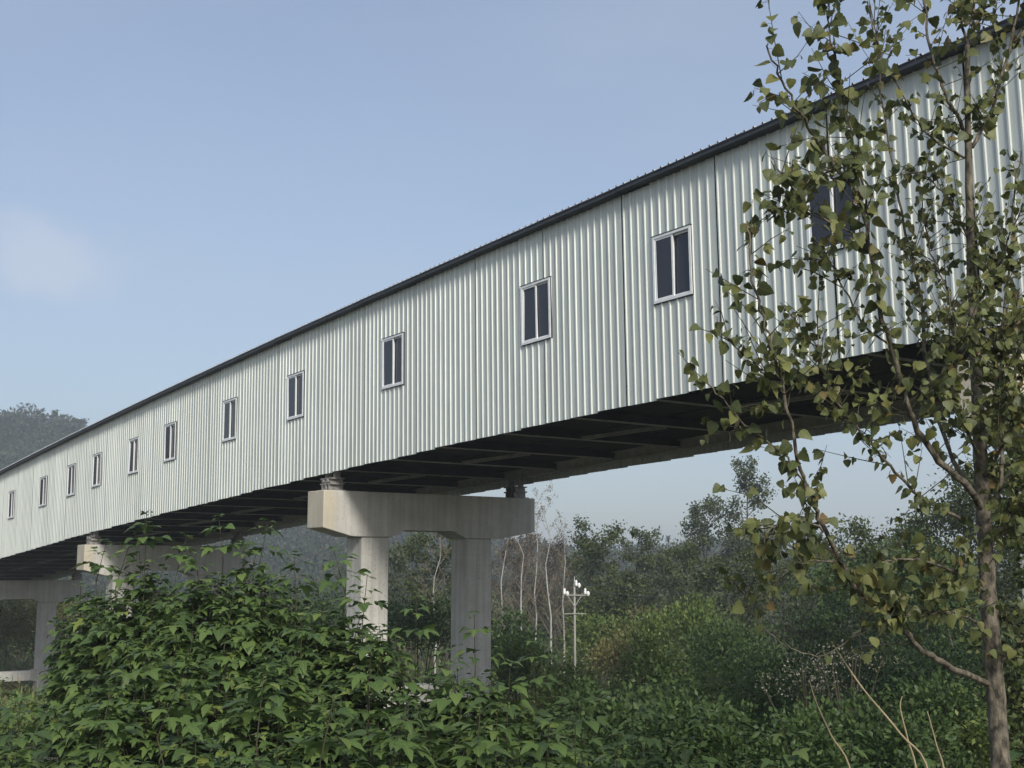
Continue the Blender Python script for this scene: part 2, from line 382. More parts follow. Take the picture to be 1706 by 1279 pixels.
HX = [-700, -400, -260, -185, -155, -120, -88, -54, -29, -1, 23, 60, 140, 300, 600]
HH = [88, 86, 70, 58.5, 51, 37, 26, 21, 18, 12, 8, 11, 14, 10, 7]
def hill_z(x, y):
    h = np.interp(x, HX, HH)
    t = np.clip((y - 250) / 190.0, 0, 1); u = np.clip((y - 450) / 350.0, 0, 1)
    prof_ = (t * t * (3 - 2 * t)) * (1 - 0.8 * u * u * (3 - 2 * u))
    return 0.6 + h * prof_ + 1.6 * np.sin(x * 0.05 + y * 0.021) * t * (1 - u) + 1.0 * np.sin(x * 0.13 - y * 0.05) * t * (1 - u)

def build_hill():
    xs = np.linspace(-700, 600, 90); ys = np.linspace(240, 820, 40)
    V = [(x, y, float(hill_z(x, y)) - 1.2) for y in ys for x in xs]; n = len(xs)
    F = [(j * n + i, j * n + i + 1, (j + 1) * n + i + 1, (j + 1) * n + i) for j in range(len(ys) - 1) for i in range(n - 1)]
    prop(link('hill', mesh('hill', V, F, M['hill'], True)), kind='structure')
build_hill()

# ------------------------------------------------------------------ the gallery
AZ = 0.625915
G = Vector((-math.sin(AZ), math.cos(AZ), 0)); C = Vector((math.cos(AZ), math.sin(AZ), 0)); UP = Vector((0, 0, 1))
D0, GW, GH = 14.683, 6.3, 4.0
S0, S1 = 2.4, 88.8                          # start and end of the built run
def prof(s): return EZ + 3.463 - 0.02695 * s - 0.000377 * s * s
def slope(s): return -0.02695 - 0.000754 * s
def gp(s, off, z): return G * s + C * (D0 + off) + UP * (prof(s) + z)
gal = empty('conveyor_gallery', gp(S0, 0, 0))
prop(gal, 'long grey ribbed steel conveyor gallery with a row of small windows on concrete piers', 'conveyor gallery')
GI = Matrix.Translation(-Vector(gal.location))

def wall_frame(s, z=0.0, off=0.0, lean=0.5):
    """matrix (in gallery space): x along the run, y away from the viewer, z up"""
    t = math.atan(slope(s)) * lean
    x = G * math.cos(t) + UP * math.sin(t); zz = UP * math.cos(t) - G * math.sin(t)
    y = zz.cross(x)                          # points to -C (outwards)
    m = Matrix((x, y, zz)).transposed().to_4x4(); m.translation = gp(s, off, z)
    return GI @ m

WIN = [11.99, 15.5, 19.45, 25.05, 30.16, 34.5, 39.28, 42.73, 46.7, 49.83, 53.67, 58.6, 63.0, 67.2]
WH0, WH1, WW = 1.70, 2.88, 0.93
PITCHR, SW = 0.2, 0.8
RIB = [(0.0, 0.0), (0.152, 0.0), (0.163, 0.024), (0.189, 0.024), (0.2, 0.0)]   # one rib: x, height

def sheet_profile(width, w0=0.0):
    pts = []
    k = int(round(width / PITCHR))
    for i in range(k):
        for x, h in RIB[:-1]: pts.append((i * PITCHR + x, h))
    pts.append((width, 0.0)); return pts

def sheet_mesh(width, z0, z1, hole=None, mat=None):
    pts = sheet_profile(width)
    if hole:
        hx0, hx1, hz0, hz1 = hole
        for hx in (hx0, hx1):
            if 0.004 < hx < width - 0.004:
                for i in range(len(pts) - 1):
                    if pts[i][0] + 1e-4 < hx < pts[i + 1][0] - 1e-4:
                        f = (hx - pts[i][0]) / (pts[i + 1][0] - pts[i][0])
                        pts.insert(i + 1, (hx, pts[i][1] + f * (pts[i + 1][1] - pts[i][1]))); break
    b = MB()
    for i in range(len(pts) - 1):
        (xa, ha), (xb, hb) = pts[i], pts[i + 1]; xm = (xa + xb) / 2
        rngs = [(z0, z1)]
        if hole and hx0 < xm < hx1: rngs = [(z0, hz0), (hz1, z1)]
        for a, c in rngs:
            n = len(b.V); b.V += [(xa, ha, a), (xb, hb, a), (xb, hb, c), (xa, ha, c)]; b.F.append((n, n + 1, n + 2, n + 3))
            n = len(b.V); b.V += [(xa, ha - .004, a), (xb, hb - .004, a), (xb, hb - .004, c), (xa, ha - .004, c)]; b.F.append((n + 3, n + 2, n + 1, n))
    return b.me('wall_sheet', mat)

std = {w: sheet_mesh(w, 0.0, 3.93, None, M['sheet']) for w in (0.8,)}
n_sheets = int((S1 - S0) / SW)
for i in range(n_sheets):
    s = S0 + i * SW
    bay_gap = 0.042 if i % 3 == 2 else -0.004
    width = SW
    hole = None
    for wc in WIN:
        if wc - WW / 2 < s + SW and wc + WW / 2 > s:
            t = math.atan(slope(s)) * 0.5
            zc = prof(wc) - prof(s) - (wc - s) * math.tan(t)
            hole = (wc - WW / 2 + .02 - s, wc + WW / 2 - .02 - s, zc + WH0 + .02, zc + WH1 - .02)
    me = sheet_mesh(width, 0.0, 3.93, hole, M['sheet']) if hole else std[0.8]
    m = wall_frame(s, random.uniform(-0.018, 0.012), 0.0)
    m = m @ Matrix.Translation((0, -0.004 * (i % 2), 0)) @ Matrix.Diagonal(((SW - bay_gap) / SW, 1, 1, 1))
    link('wall_sheet', me, gal, m)
    # far wall: same sheets turned outwards
    mf = wall_frame(s + SW, random.uniform(-0.015, 0.01), GW, 0.5) @ Matrix.Rotation(math.pi, 4, 'Z')
    link('wall_sheet', std[0.8], gal, mf)

# roof sheets: two per strip, meeting at a low ridge, ribbed across the run
def roof_mesh(sign):
    b = MB(); pts = sheet_profile(SW); half = GW / 2 + 0.20; rise = 0.42
    for i in range(len(pts) - 1):
        (xa, ha), (xb, hb) = pts[i], pts[i + 1]
        for dz, fl in ((0, False), (-0.006, True)):
            n = len(b.V)
            b.V += [(xa, 0, ha * 1.35 + dz), (xb, 0, hb * 1.35 + dz), (xb, -half, hb * 1.35 + rise + dz), (xa, -half, ha * 1.35 + rise + dz)]
            b.F.append((n, n + 1, n + 2, n + 3) if fl else (n + 3, n + 2, n + 1, n))
    return b.me('roof_sheet', M['roof'])
rm = roof_mesh(1)
for i in range(n_sheets):
    s = S0 + i * SW
    link('roof_sheet', rm, gal, wall_frame(s, 4.035 + random.uniform(-.004, .004), -0.20, 1.0))
    link('roof_sheet', rm, gal, wall_frame(s + SW, 4.035, GW + 0.20, 1.0) @ Matrix.Rotation(math.pi, 4, 'Z'))
# dark eave trim in 4.8 m lengths: a folded metal gutter strip
tb = MB(); tb.prism([(0, 0), (4.79, 0), (4.79, .085), (0, .085)], 0.0, 0.012)
tb.box((0, -0.19, 0.0), (4.79, 0.0, 0.008)); tb.box((0, 0.012, 0.068), (4.79, 0.026, 0.085))
tm = tb.me('eave_trim', M['trim'])
for i in range(int((S1 - S0) / 4.8)):
    s = S0 + i * 4.8
    link('eave_trim', tm, gal, wall_frame(s + 0.002, 3.935, -0.185, 1.0) @ Matrix.Rotation(math.radians(random.uniform(-.08, .08)), 4, 'Y'))
    link('eave_trim', tm, gal, wall_frame(s + 4.798, 3.935, GW + 0.185, 1.0) @ Matrix.Rotation(math.pi, 4, 'Z'))

# windows: white sliding windows, two sashes on different tracks
h_ = WH1 - WH0
fb = MB(); o = 0.018; fi = 0.03
fb.box((-WW/2 - o, -.03, -o), (-WW/2 + fi, .046, h_ + o)); fb.box((WW/2 - fi, -.03, -o), (WW/2 + o, .046, h_ + o))
fb.box((-WW/2 + fi, -.03, -o), (WW/2 - fi, .046, fi)); fb.box((-WW/2 + fi, -.03, h_ - fi), (WW/2 - fi, .046, h_ + o))
frame_me = fb.me('window', M['frame'])
def sash(x0, x1, y):
    b = MB(); z0, z1, t = fi, h_ - fi, .036
    b.box((x0, y - .012, z0), (x0 + t, y + .012, z1)); b.box((x1 - t, y - .012, z0), (x1, y + .012, z1))
    b.box((x0 + t, y - .011, z0), (x1 - t, y + .011, z0 + t)); b.box((x0 + t, y - .011, z1 - t), (x1 - t, y + .011, z1))
    return b.me('sash', M['frame'])
xa, xb = -WW/2 + fi, WW/2 - fi
sash_a, sash_b = sash(xa, 0.028, -.016), sash(-0.028, xb, .022)
pane_a = MB().box((xa + .036, -.019, fi + .036), (-.008, -.013, h_ - fi - .036)).me('pane', M['glass'])
pane_b = MB().box((.008, .019, fi + .036), (xb - .036, .025, h_ - fi - .036)).me('pane', M['glass'])
drip_me = MB().box((-WW/2 - .04, .0, h_ + .022), (WW/2 + .04, .055, h_ + .030)).me('drip_flashing', M['seal'])
seal_me = MB().box((-WW/2 - .03, -.0, -.03), (-WW/2 - .02, .03, h_ + .02)).box((-WW/2 - .03, -.0, -.030), (WW/2 + .03, .028, -.020)).me('seal', M['seal'])
for wc in WIN:
    w = link('window', frame_me, gal, wall_frame(wc, WH0, 0.0, random.uniform(.4, .65)))
    for nm, me in (('sash', sash_a), ('sash', sash_b), ('pane', pane_a), ('pane', pane_b), ('drip_flashing', drip_me), ('seal', seal_me)):
        link(nm, me, w, Matrix.Rotation(random.gauss(0, .012), 4, 'X') @ Matrix.Rotation(random.gauss(0, .008), 4, 'Z') if nm == 'pane' else None)

# floor: chords, cross beams, plates, diagonal braces; built in 2.4 m bays
BAY = 2.4
nb = int((S1 - S0) / BAY)
chord = MB().box((0, -.10, .10), (BAY * 1.0 - .002, .10, .115)).box((0, -.006, .115), (BAY - .002, .006, .335)).box((0, -.10, .335), (BAY - .002, .10, .35)).me('chord', M['beam'])
beam = MB().box((-.004, .12, .182), (.004, GW - .12, .36)).box((-.075, .12, .36), (.075, GW - .12, .37)).me('cross_beam', M['plate'])  # dark steel on the web paints in its shade
flange = MB().box((-.05, .12, .165), (.05, GW - .12, .182)).me('flange', M['beam'])  # same beam in paler steel, so the bottom edge looks lit
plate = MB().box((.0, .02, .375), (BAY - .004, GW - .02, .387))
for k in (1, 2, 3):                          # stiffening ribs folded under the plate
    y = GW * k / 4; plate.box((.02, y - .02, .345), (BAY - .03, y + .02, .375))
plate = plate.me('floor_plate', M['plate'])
def flipy(): return Matrix.Diagonal((1, -1, 1, 1))
for i in range(nb):
    s = S0 + i * BAY
    m = wall_frame(s, 0, 0.0, 1.0)
    link('chord', chord, gal, m @ Matrix.Translation((0, -.14, 0)))
    link('chord', chord, gal, m @ Matrix.Translation((0, -GW + .42, 0)))
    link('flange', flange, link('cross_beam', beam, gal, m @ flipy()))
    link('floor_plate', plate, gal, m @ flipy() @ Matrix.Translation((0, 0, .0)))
    for y0 in ((GW * .52,) if i % 2 else ()):
        y1 = y0 - .5
        MB().bar((.08, y0, .15), (BAY - .08, y1, .15), .07, .012).bar((.08, y0, .19), (BAY - .08, y1, .19), .008, .07).obj('brace', M['beam'], gal, m @ flipy())
# closed ends
for s, sg in ((S0 + .03, 1), (S1 - .2, -1)):
    m = wall_frame(s, 0, 0, 0)
    MB().box((-.02, -GW + .02, .3), (.02, -.02, 4.2)).obj('end_wall', M['sheet'], gal, m)

# piers
PIER_L, PIER_T, COLW = 6.55, 0.88, 0.79
PS = [9.35, 28.28, 47.2, 68.0, 87.4]
plabels = ['concrete pier half hidden behind the poplar trunk at the right edge',
           'tall two-column concrete pier with an ochre stain, standing clear in the middle',
           'concrete pier behind the broad-leaved thicket, ochre run on its cap end',
           'concrete pier with a low tie beam at the left edge of the valley',
           'farthest concrete pier, beyond the one with the low tie beam']
for k, s in enumerate(PS):
    topz = prof(s) - 0.44
    base = G * s + C * (D0 - 0.32)
    ground = gz(base.x + C.x * 3.5, base.y + C.y * 3.5) - 0.6
    e = empty('concrete_pier', (base.x, base.y, topz), (0, 0, math.atan2(C.y, C.x)))
    prop(e, plabels[k], 'pier', 'concrete piers under the gallery')
    # local: x along C, y along G; z=0 at the cap's top
    c1, c2 = 1.12, 4.32
    t = PIER_T / 2
    poly = [(0, 0), (0, -.93), (.8, -1.13), (c1 - .06, -1.14), (c1 + COLW + .06, -1.14), (c1 + COLW + .46, -.96), (c2 - .46, -.96), (c2 - .06, -1.14),
            (c2 + COLW + .06, -1.14), (c2 + COLW + .3, -1.13), (PIER_L, -.93), (PIER_L, 0)]
    cap = MB().prism(poly, -t, t).obj('cap', M['concrete'], e)
    bv = cap.modifiers.new('bevel', 'BEVEL'); bv.width = 0.02; bv.segments = 2; bv.limit_method = 'ANGLE'
    for cx in (c1, c2):                      # formwork joint fins on the cap
        for x in (cx - .02, cx + COLW + .02):
            MB().box((x - .008, -t - .006, -1.08), (x + .008, -t + .01, -.012)).obj('formwork_fin', M['concrete_col'], cap)
    for cx in (c1, c2):
        b = MB().box((0, -COLW / 2, ground - topz), (COLW, COLW / 2, -1.142))
        co = b.obj('column', M['concrete_col'], e, Matrix.Translation((cx, 0, 0)))
        bv = co.modifiers.new('bevel', 'BEVEL'); bv.width = 0.025; bv.segments = 2
        for q in range(1, 4):
            zz = -1.15 - q * 1.5
            if zz > ground - topz + .3:
                MB().box((-.004, -COLW / 2 - .004, zz), (COLW + .004, COLW / 2 + .004, zz + .012)).obj('casting_line', M['concrete_col'], co)
    tz = 2.6 - topz if k >= 2 else (ground + 1.9) - topz
    x0, x1 = c1 + COLW - .01, c2 + .01
    tp = [(x0, tz - .32), (x0 + .3, tz - .24), (x1 - .3, tz - .24), (x1, tz - .32), (x1, tz + .32), (x1 - .3, tz + .24), (x0 + .3, tz + .24), (x0, tz + .32)]
    MB().prism(tp, -.25, .25).obj('tie_beam', M['concrete_col'], e)
    for bx in (.32 + .14, .32 + GW - .42):
        b = MB().box((-.24, -.3, 0.0), (.24, .3, .03)).box((-.2, -.04, .03), (.2, .04, .16)).box((-.2, -.2, .03), (.2, -.16, .16)).box((-.2, .16, .03), (.2, .2, .16))
        b.box((-.2, -.28, .16), (.2, .28, .2))
        for yy in (-.2, -.07, .06, .19): b.box((-.17, yy - .012, .2), (.17, yy + .012, .30))
        b.tube([(-.22, -.12, .25), (.22, -.12, .25)], .045, 10).tube([(-.22, .12, .25), (.22, .12, .25)], .045, 10)
        b.box((-.19, -.3, .30), (.19, .3, .33))
        for yy in (-.24, .2): b.box((-.09, yy - .02, .33), (.09, yy + .02, .56))
        b.obj('bearing', M['bearing'], e, Matrix.Translation((bx, 0, 0)))

# ------------------------------------------------------------------ leaf templates
def leaf_template(outline, mid, droop, fold):
    """half outline (x>0) from base to tip; midrib y values; two halves, folded along the midrib"""
    V = [(0, y, 0) for y in mid]; n = len(mid); F = []
    k = len(outline)
    for sg in (1, -1):
        b0 = len(V); V += [(sg * x, y, 0) for x, y in outline]
        # stitch the outline to the midrib
        i = j = 0
        while i < n - 1 or j < k - 1:
            if j == k - 1 or (i < n - 1 and mid[i + 1] <= outline[j + 1][1] + .02): tri = (i, i + 1, b0 + j); i += 1
            else: tri = (i, b0 + j + 1, b0 + j); j += 1
            F.append(tri if sg < 0 else tri[::-1])
    V = np.array(V, float)
    V[:, 2] = fold * np.abs(V[:, 0]) - droop * V[:, 1] ** 2
    return V, np.array(F, int)
MUL = [leaf_template([(.12, -.09), (.34, -.04), (.50, .16), (.62, .42), (.40, .40), (.26, .46), (.25, .60), (.15, .84)], [.03, .35, .68, 1.1], .34, .10),
       leaf_template([(.14, -.1), (.40, .02), (.48, .22), (.46, .42), (.36, .56), (.20, .82)], [.02, .35, .7, 1.05], .30, .16),
       leaf_template([(.10, -.07), (.34, .0), (.58, .22), (.72, .50), (.44, .40), (.24, .44), (.27, .66), (.14, .88)], [.05, .35, .68, 1.15], .42, .02)]
POP = [leaf_template([(.16, -.03), (.40, .03), (.50, .20), (.44, .30), (.46, .40), (.33, .55), (.34, .63), (.17, .82)], [.0, .35, .7, 1.0], .22, .18),
       leaf_template([(.2, -.05), (.46, .1), (.47, .3), (.38, .42), (.37, .54), (.22, .72)], [.0, .3, .65, .95], .42, -.16),
       leaf_template([(.12, .0), (.36, .06), (.44, .24), (.36, .45), (.26, .62), (.12, .84)], [.0, .4, .75, 1.02], -.3, .32)]
SMALL = (np.array([(0, 0, 0), (.3, .45, .06), (0, 1, -.08), (-.3, .45, .06)], float), np.array([(0, 1, 2), (0, 2, 3)]))

def to_m4(Rm, P, s):
    m = Matrix([list(r) for r in Rm]).to_4x4()
    for i in range(3):
        for j in range(3): m[i][j] *= s
    m.translation = Vector(P); return m

def hang_leaves(thing, base, P, Y, N, S, tmpls, mat, limit, name='leaf', score=None):
    """P in world; the `limit` best-showing leaves become parts, the rest one part of kind stuff"""
    Rm = frames(Y, N); n = len(P); P = P - np.array(base)
    if score is None: score = rng.random(n)
    order = np.argsort(-score)
    mes = [fast_mesh(name, tv, tf, mat, uv=tv[:, :2]) for tv, tf in tmpls]
    for q, i in enumerate(order[:limit]):
        o = bpy.data.objects.new(name, mes[q % len(mes)]); COL.objects.link(o); o.parent = thing
        o.matrix_local = to_m4(Rm[i], P[i], S[i])
    rest = order[limit:]
    if len(rest):
        tv, tf = tmpls[0]
        o = link('foliage', scatter('foliage', tmpls[0], Rm[rest], P[rest], S[rest], mat), thing)
        o['kind'] = 'stuff'

# ------------------------------------------------------------------ broad-leaved thicket in front
_mul_cache = {}
def broad_shrub(px, top, Y, rad, depth, nshoot, label, limit=260, lean=0.0, group='broad-leaved shrubs of the thicket', leaf=0.112, mat='mulberry'):
    tip = at(px, top, Y); bx, by = tip.x, tip.y
    g = gz(bx, by); base = Vector((bx, by, g - 0.1))
    e = empty('broad_leaved_shrub', base); prop(e, label, 'shrub', group)
    P, Yv, N, S = [], [], [], []
    stems = []; tops = tip.z - 0.06
    trunkp = Vector((bx, by, g + 0.5))
    for k in range(nshoot):
        if k == 0: u, v = 0.0, 0.0
        else:
            u = math.sqrt(random.random()); v = random.uniform(0, 2 * math.pi)
        ox, oy = u * math.cos(v) * rad, u * math.sin(v) * rad * 0.9
        hz = tops - depth * (u ** 1.25) * random.uniform(.8, 1.25) - (0 if k == 0 else random.uniform(.16, .46) + (random.random() ** 2) * depth * .8)
        p = Vector((bx + ox, by + oy, hz))
        # stem with an upward curve
        root = Vector((bx + ox * .12, by + oy * .12, g))
        midp = Vector((bx + ox * .75, by + oy * .75, max(g + .3, hz - .7)))
        stems.append([root, root.lerp(midp, .5) + Vector((ox * .1, oy * .1, 0)), midp, p])
        tilt = Vector((ox, oy, 0)) * (.5 / rad) + Vector((random.gauss(0, .18), random.gauss(0, .18), 1)); tilt.normalize()
        stems[-1][2] = p - tilt * .5; a0 = random.uniform(0, 6.28)
        for tier in range(3):
            c0 = p - tilt * (0.02, .15, .33)[tier] * random.uniform(.8, 1.2)
            nl = (6, 9, 10)[tier]; a0 += random.uniform(.3, .9)
            for q in range(nl):
                a = a0 + q * 6.283 / nl + random.uniform(-.35, .35)
                out = Vector((math.cos(a), math.sin(a), 0)); out = (out - tilt * out.dot(tilt)).normalized()
                pet = random.uniform((.02, .05, .08)[tier], (.05, .14, .24)[tier])
                c = c0 + out * pet + Vector((0, 0, random.uniform(.0, .05)))
                size = leaf * random.uniform((.38, .62, .8)[tier], (.75, 1.12, 1.38)[tier])
                dr = random.uniform((-.35, -.2, -.05)[tier], (.05, .22, .4)[tier])
                P.append(c); Yv.append(out + Vector((random.uniform(-.2, .2), random.uniform(-.2, .2), -dr)))
                N.append(Vector((random.gauss(0, .2) + out.x * .2, random.gauss(0, .2) + out.y * .2, 1))); S.append(size)
    sb = MB()
    for st in stems:
        sb.tube([s - base for s in st], [.012, .008, .005, .003], 4)
    sb.obj('stems', M['stem_bark'], e)
    P = np.array([tuple(p) for p in P]); Yv = np.array([tuple(p) for p in Yv]); N = np.array([tuple(p) for p in N]); S = np.array(S)
    d = np.linalg.norm(P - np.array([0, 0, EZ]), axis=1)
    score = S / d + 0.004 * (P[:, 2] - P[:, 2].min())
    hang_leaves(e, base, P, Yv, N, S, MUL, M[mat], limit, score=score)
    return e

ORD = ['first', 'second', 'third', 'fourth', 'fifth', 'sixth', 'seventh', 'eighth', 'ninth', 'tenth', 'eleventh', 'twelfth', 'thirteenth', 'fourteenth', 'fifteenth']
back = [(5, 1125, 16, .5), (135, 965, 15.5, .42), (178, 893, 15, .6), (215, 902, 14.7, .55), (245, 848, 14.4, .6), (312, 882, 14.2, .6), (365, 852, 14, .6), (405, 893, 13.8, .55), (447, 858, 14.2, .5), (490, 915, 13.6, .6), (556, 905, 13.2, .5), (612, 948, 12.8, .6), (695, 985, 12.6, .75), (790, 1012, 12.2, .5), (885, 1060, 12.4, .7)]
for i, (px, ty, Y, r) in enumerate(back):
    broad_shrub(px, ty, Y, r, .85, 40, 'lobed-leaf green shrub, %s from the left in the tallest back row of the thicket' % ORD[i], 230)
mid = [(25, 1150, 12.5, .6), (170, 1020, 12.2, .55), (275, 968, 12, .8), (390, 978, 11.6, .75), (505, 1012, 11.2, .75), (620, 1045, 10.8, .7), (735, 1075, 10.4, .7), (850, 1095, 10.2, .7), (960, 1120, 10.4, .65)]
for i, (px, ty, Y, r) in enumerate(mid):
    broad_shrub(px, ty, Y, r, .75, 42, 'lobed-leaf green shrub, %s from the left in the middle row of the thicket' % ORD[i], 250)
front = [(35, 1150, 9.8, .55), (185, 1135, 9.2, .7), (310, 1100, 9.0, .7), (440, 1105, 8.8, .7), (560, 1130, 8.6, .65), (680, 1150, 8.5, .65), (800, 1165, 8.6, .65), (915, 1185, 8.8, .6), (1030, 1205, 9.0, .6), (1140, 1228, 9.0, .55), (1245, 1245, 9.2, .5)]
for i, (px, ty, Y, r) in enumerate(front):
    broad_shrub(px, ty, Y, r, .65, 42, 'lobed-leaf green shrub, %s from the left in the front row along the bottom edge' % ORD[i], 280)

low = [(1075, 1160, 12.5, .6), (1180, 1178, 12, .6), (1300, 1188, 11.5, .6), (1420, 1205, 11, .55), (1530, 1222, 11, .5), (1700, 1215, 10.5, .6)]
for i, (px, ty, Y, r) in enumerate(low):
    broad_shrub(px, ty, Y, r, .5, 30, 'low lobed-leaf shrub, %s from the left in the shaded row between thicket and right edge' % ORD[i], 220, mat='mulberry_shaded')

# ------------------------------------------------------------------ fine-leaved shrubs
def cloud(n, rx, ry, rz, lumps, seed):
    """points on lumpy dome clumps; returns positions and outward normals"""
    r = np.random.default_rng(seed)
    cl = r.normal(size=(lumps, 3)); cl /= np.linalg.norm(cl, axis=1, keepdims=True); cl[:, 2] = np.abs(cl[:, 2]) * 1.0 - .15
    cl *= r.uniform(.35, .8, size=(lumps, 1))
    sz = r.uniform(.2, .42, size=lumps)
    k = r.integers(0, lumps, size=n)
    d = r.normal(size=(n, 3)); d /= np.linalg.norm(d, axis=1, keepdims=True)
    rad = sz[k] * (r.random(n) ** .4)
    p = cl[k] + d * rad[:, None]
    return p * np.array([rx, ry, rz]), d

def fine_shrub(px, top, Y, rx, h, mat, label, n=3500, leaf=.09, lumps=26, group='small-leaved thicket shrubs', name='thicket_shrub', ry=None, upright=0.0, seed=None):
    tip = at(px, top, Y); g = gz(tip.x, tip.y); base = Vector((tip.x, tip.y, g - .05))
    H = tip.z - g
    e = empty(name, base); prop(e, label, 'shrub', group)
    sd = seed if seed is not None else random.randint(0, 99999)
    P, d = cloud(n, rx, ry or rx, h / 2 * 1.0, lumps, sd); P[:, 2] += H - P[:, 2].max()
    Y_ = d + rng.normal(size=d.shape) * .6; Y_[:, 2] += upright
    N_ = rng.normal(size=d.shape); N_[:, 2] += .9
    S = leaf * rng.uniform(.6, 1.3, size=n)
    o = link('foliage', scatter('foliage', SMALL, frames(Y_, N_), P, S, mat), e); o['kind'] = 'stuff'
    sb = MB()
    for k in range(7):
        q = P[random.randrange(n)]; sb.tube([(q[0] * .1, q[1] * .1, 0), (q[0] * .5, q[1] * .5, q[2] * .55), tuple(q)], [.03, .02, .008], 5)
    sb.obj('stems', M['stem_bark'], e)
    return e

FS = [  # px, top, Y, rx, crown height, material, leaf, count, words
    (1030, 1118, 19, 1.3, 3.0, 'fine_dark', .10, 4200, 'dark small-leaved shrub right of the broad-leaved thicket'),
    (1120, 1085, 23, 2.0, 3.5, 'fine_dark', .10, 4500, 'dark dense shrub mound in the lower middle, left of the pale flowering bush'),
    (1215, 1045, 27, 2.6, 4.0, 'fine_green', .10, 5200, 'rounded mid green shrub mound with the highest crown in the lower middle'),
    (1320, 1075, 25, 1.9, 3.4, 'fine_dark', .10, 4200, 'dark shrub behind the pale flowering bush'),
    (1150, 1150, 14, 1.2, 2.2, 'fine_dark', .085, 4200, 'dark shrub at the bottom edge, right of the broad-leaved front row'),
    (1270, 1165, 14, 1.1, 2.0, 'fine_dark', .07, 4600, 'fine-leaved shrub at the bottom edge below the pale flowering bush'),  # dark leaf mix paints the shade of this corner
    (1400, 1150, 15, 1.2, 2.2, 'fine_dark', .085, 4200, 'dark shrub below the arching dry canes'),
    (1500, 1180, 13.5, 1.0, 1.8, 'fine_dark', .07, 4400, 'dark fine-leaved shrub at the bottom edge just left of the poplar foot'),  # dark leaf mix, shade painted in as above
    (1560, 1110, 18, 1.5, 2.8, 'fine_dark', .09, 4000, 'dark shrub close behind the poplar trunk on its left'),
    (1690, 1130, 17, 1.4, 2.6, 'fine_green', .08, 4000, 'green shrub to the right of the poplar trunk'),
    (1480, 1060, 28, 2.0, 4.0, 'fine_dark', .11, 4200, 'dark shrub behind the lower poplar branches'),
    (1620, 1040, 30, 2.4, 4.2, 'fine_dark', .11, 4200, 'dark shrub far behind the poplar trunk'),
    (935, 1092, 30, 1.4, 3.0, 'fine_green', .11, 3600, 'green shrub in front of the utility pole foot'),
    (1080, 1050, 38, 1.7, 3.8, 'fine_green', .13, 3600, 'light green weedy shrub right of the utility pole foot'),
    (1130, 985, 52, 2.8, 6.0, 'fine_green', .16, 4600, 'tall pale green bamboo-like bush right of the utility pole'),
    (858, 1005, 52, 2.2, 5.0, 'fine_dark', .16, 4000, 'dark bush below the bare birches'),
    (868, 1035, 40, 1.5, 4.0, 'fine_green', .13, 3400, 'light green weedy bush right of the middle pier column'),
    (1000, 1012, 62, 2.4, 5.0, 'fine_green', .17, 3800, 'green bush just right of the utility pole'),
    (1060, 1010, 56, 2.6, 5.0, 'fine_olive', .16, 3800, 'brownish olive bush between the pole and the bamboo-like bush'),
    (1210, 1022, 48, 2.6, 5.5, 'fine_dark', .15, 4200, 'dark bush right of the bamboo-like bush'),
    (1300, 1030, 44, 2.6, 5.5, 'fine_dark', .14, 4200, 'dark bush behind the drooping left tip of the lowest poplar branch'),
    (700, 985, 46, 2.2, 4.5, 'fine_dark', .15, 3600, 'dark bush between the two columns of the middle pier'),
    (30, 1128, 66, 2.6, 2.6, 'fine_olive', .17, 3000, 'olive bush under the low tie beam at the left edge'),
    (160, 1060, 62, 2.2, 5.0, 'fine_dark', .17, 3400, 'dark bush beside the pier with the low tie beam'),
    (20, 1160, 30, 1.3, 3.0, 'fine_green', .11, 3400, 'green bush at the left edge below the tie beam'),
    (550, 960, 55, 3.0, 5.5, 'fine_dark', .16, 3600, 'dark bush behind the near column of the middle pier'),
    (420, 950, 70, 4.0, 6.0, 'tree_grey', .2, 3600, 'hazy grey-green bush under the gallery, left of the middle pier'),
]
for i, (px, ty, Y, rx, h, mt, lf, n, words) in enumerate(FS):
    fine_shrub(px, ty, Y, rx, h, M[mt], words, n, lf, upright=(1.2 if 'bamboo' in words else .2))
fine_shrub(1345, 1085, 17, .75, 1.1, M['pale'], 'pale bush with whitish dry flowers left of the poplar', 520, .036, 18, name='flowering_bush', group='pale flowering bush')
fine_shrub(1405, 1062, 19, .7, .7, M['pale'], 'low patch of pale dry flowers behind the lowest poplar branch', 320, .04, 14, name='flowering_bush', group='pale flowering bush')

# tall weeds over the valley floor
def weeds():
    n = 45000
    y = rng.uniform(30, 115, n) ; x = rng.uniform(-.62, .52, n) * y + rng.normal(size=n)
    P = np.stack([x, y, np.array([gz(a, b) for a, b in zip(x, y)])], 1)
    P[:, 2] += 1.0 * rng.random(n) ** 1.3 * (1 + .5 * np.sin(x * .35) * np.cos(y * .21))
    Yv = rng.normal(size=(n, 3)) * .5; Yv[:, 2] += .8
    S = rng.uniform(.2, .55, n) * (.4 + y / 80)
    tri = (np.array([(-.06, 0, 0), (.06, 0, 0), (.08, .5, .03), (0, 1, -.06), (-.08, .5, .03)], float), np.array([(0, 1, 2), (0, 2, 4), (4, 2, 3)]))
    k = rng.random(n) < .72
    for sel, mt in ((k, 'fine_green'), (~k, 'dry')):
        o = link('tall_weeds', scatter('tall_weeds', tri, frames(Yv[sel], rng.normal(size=(sel.sum(), 3))), P[sel], S[sel], M[mt]))
        prop(o, 'tall green weeds covering the valley floor' if mt == 'fine_green' else 'dry brown grass stalks among the valley weeds', 'weeds', kind='stuff')
weeds()

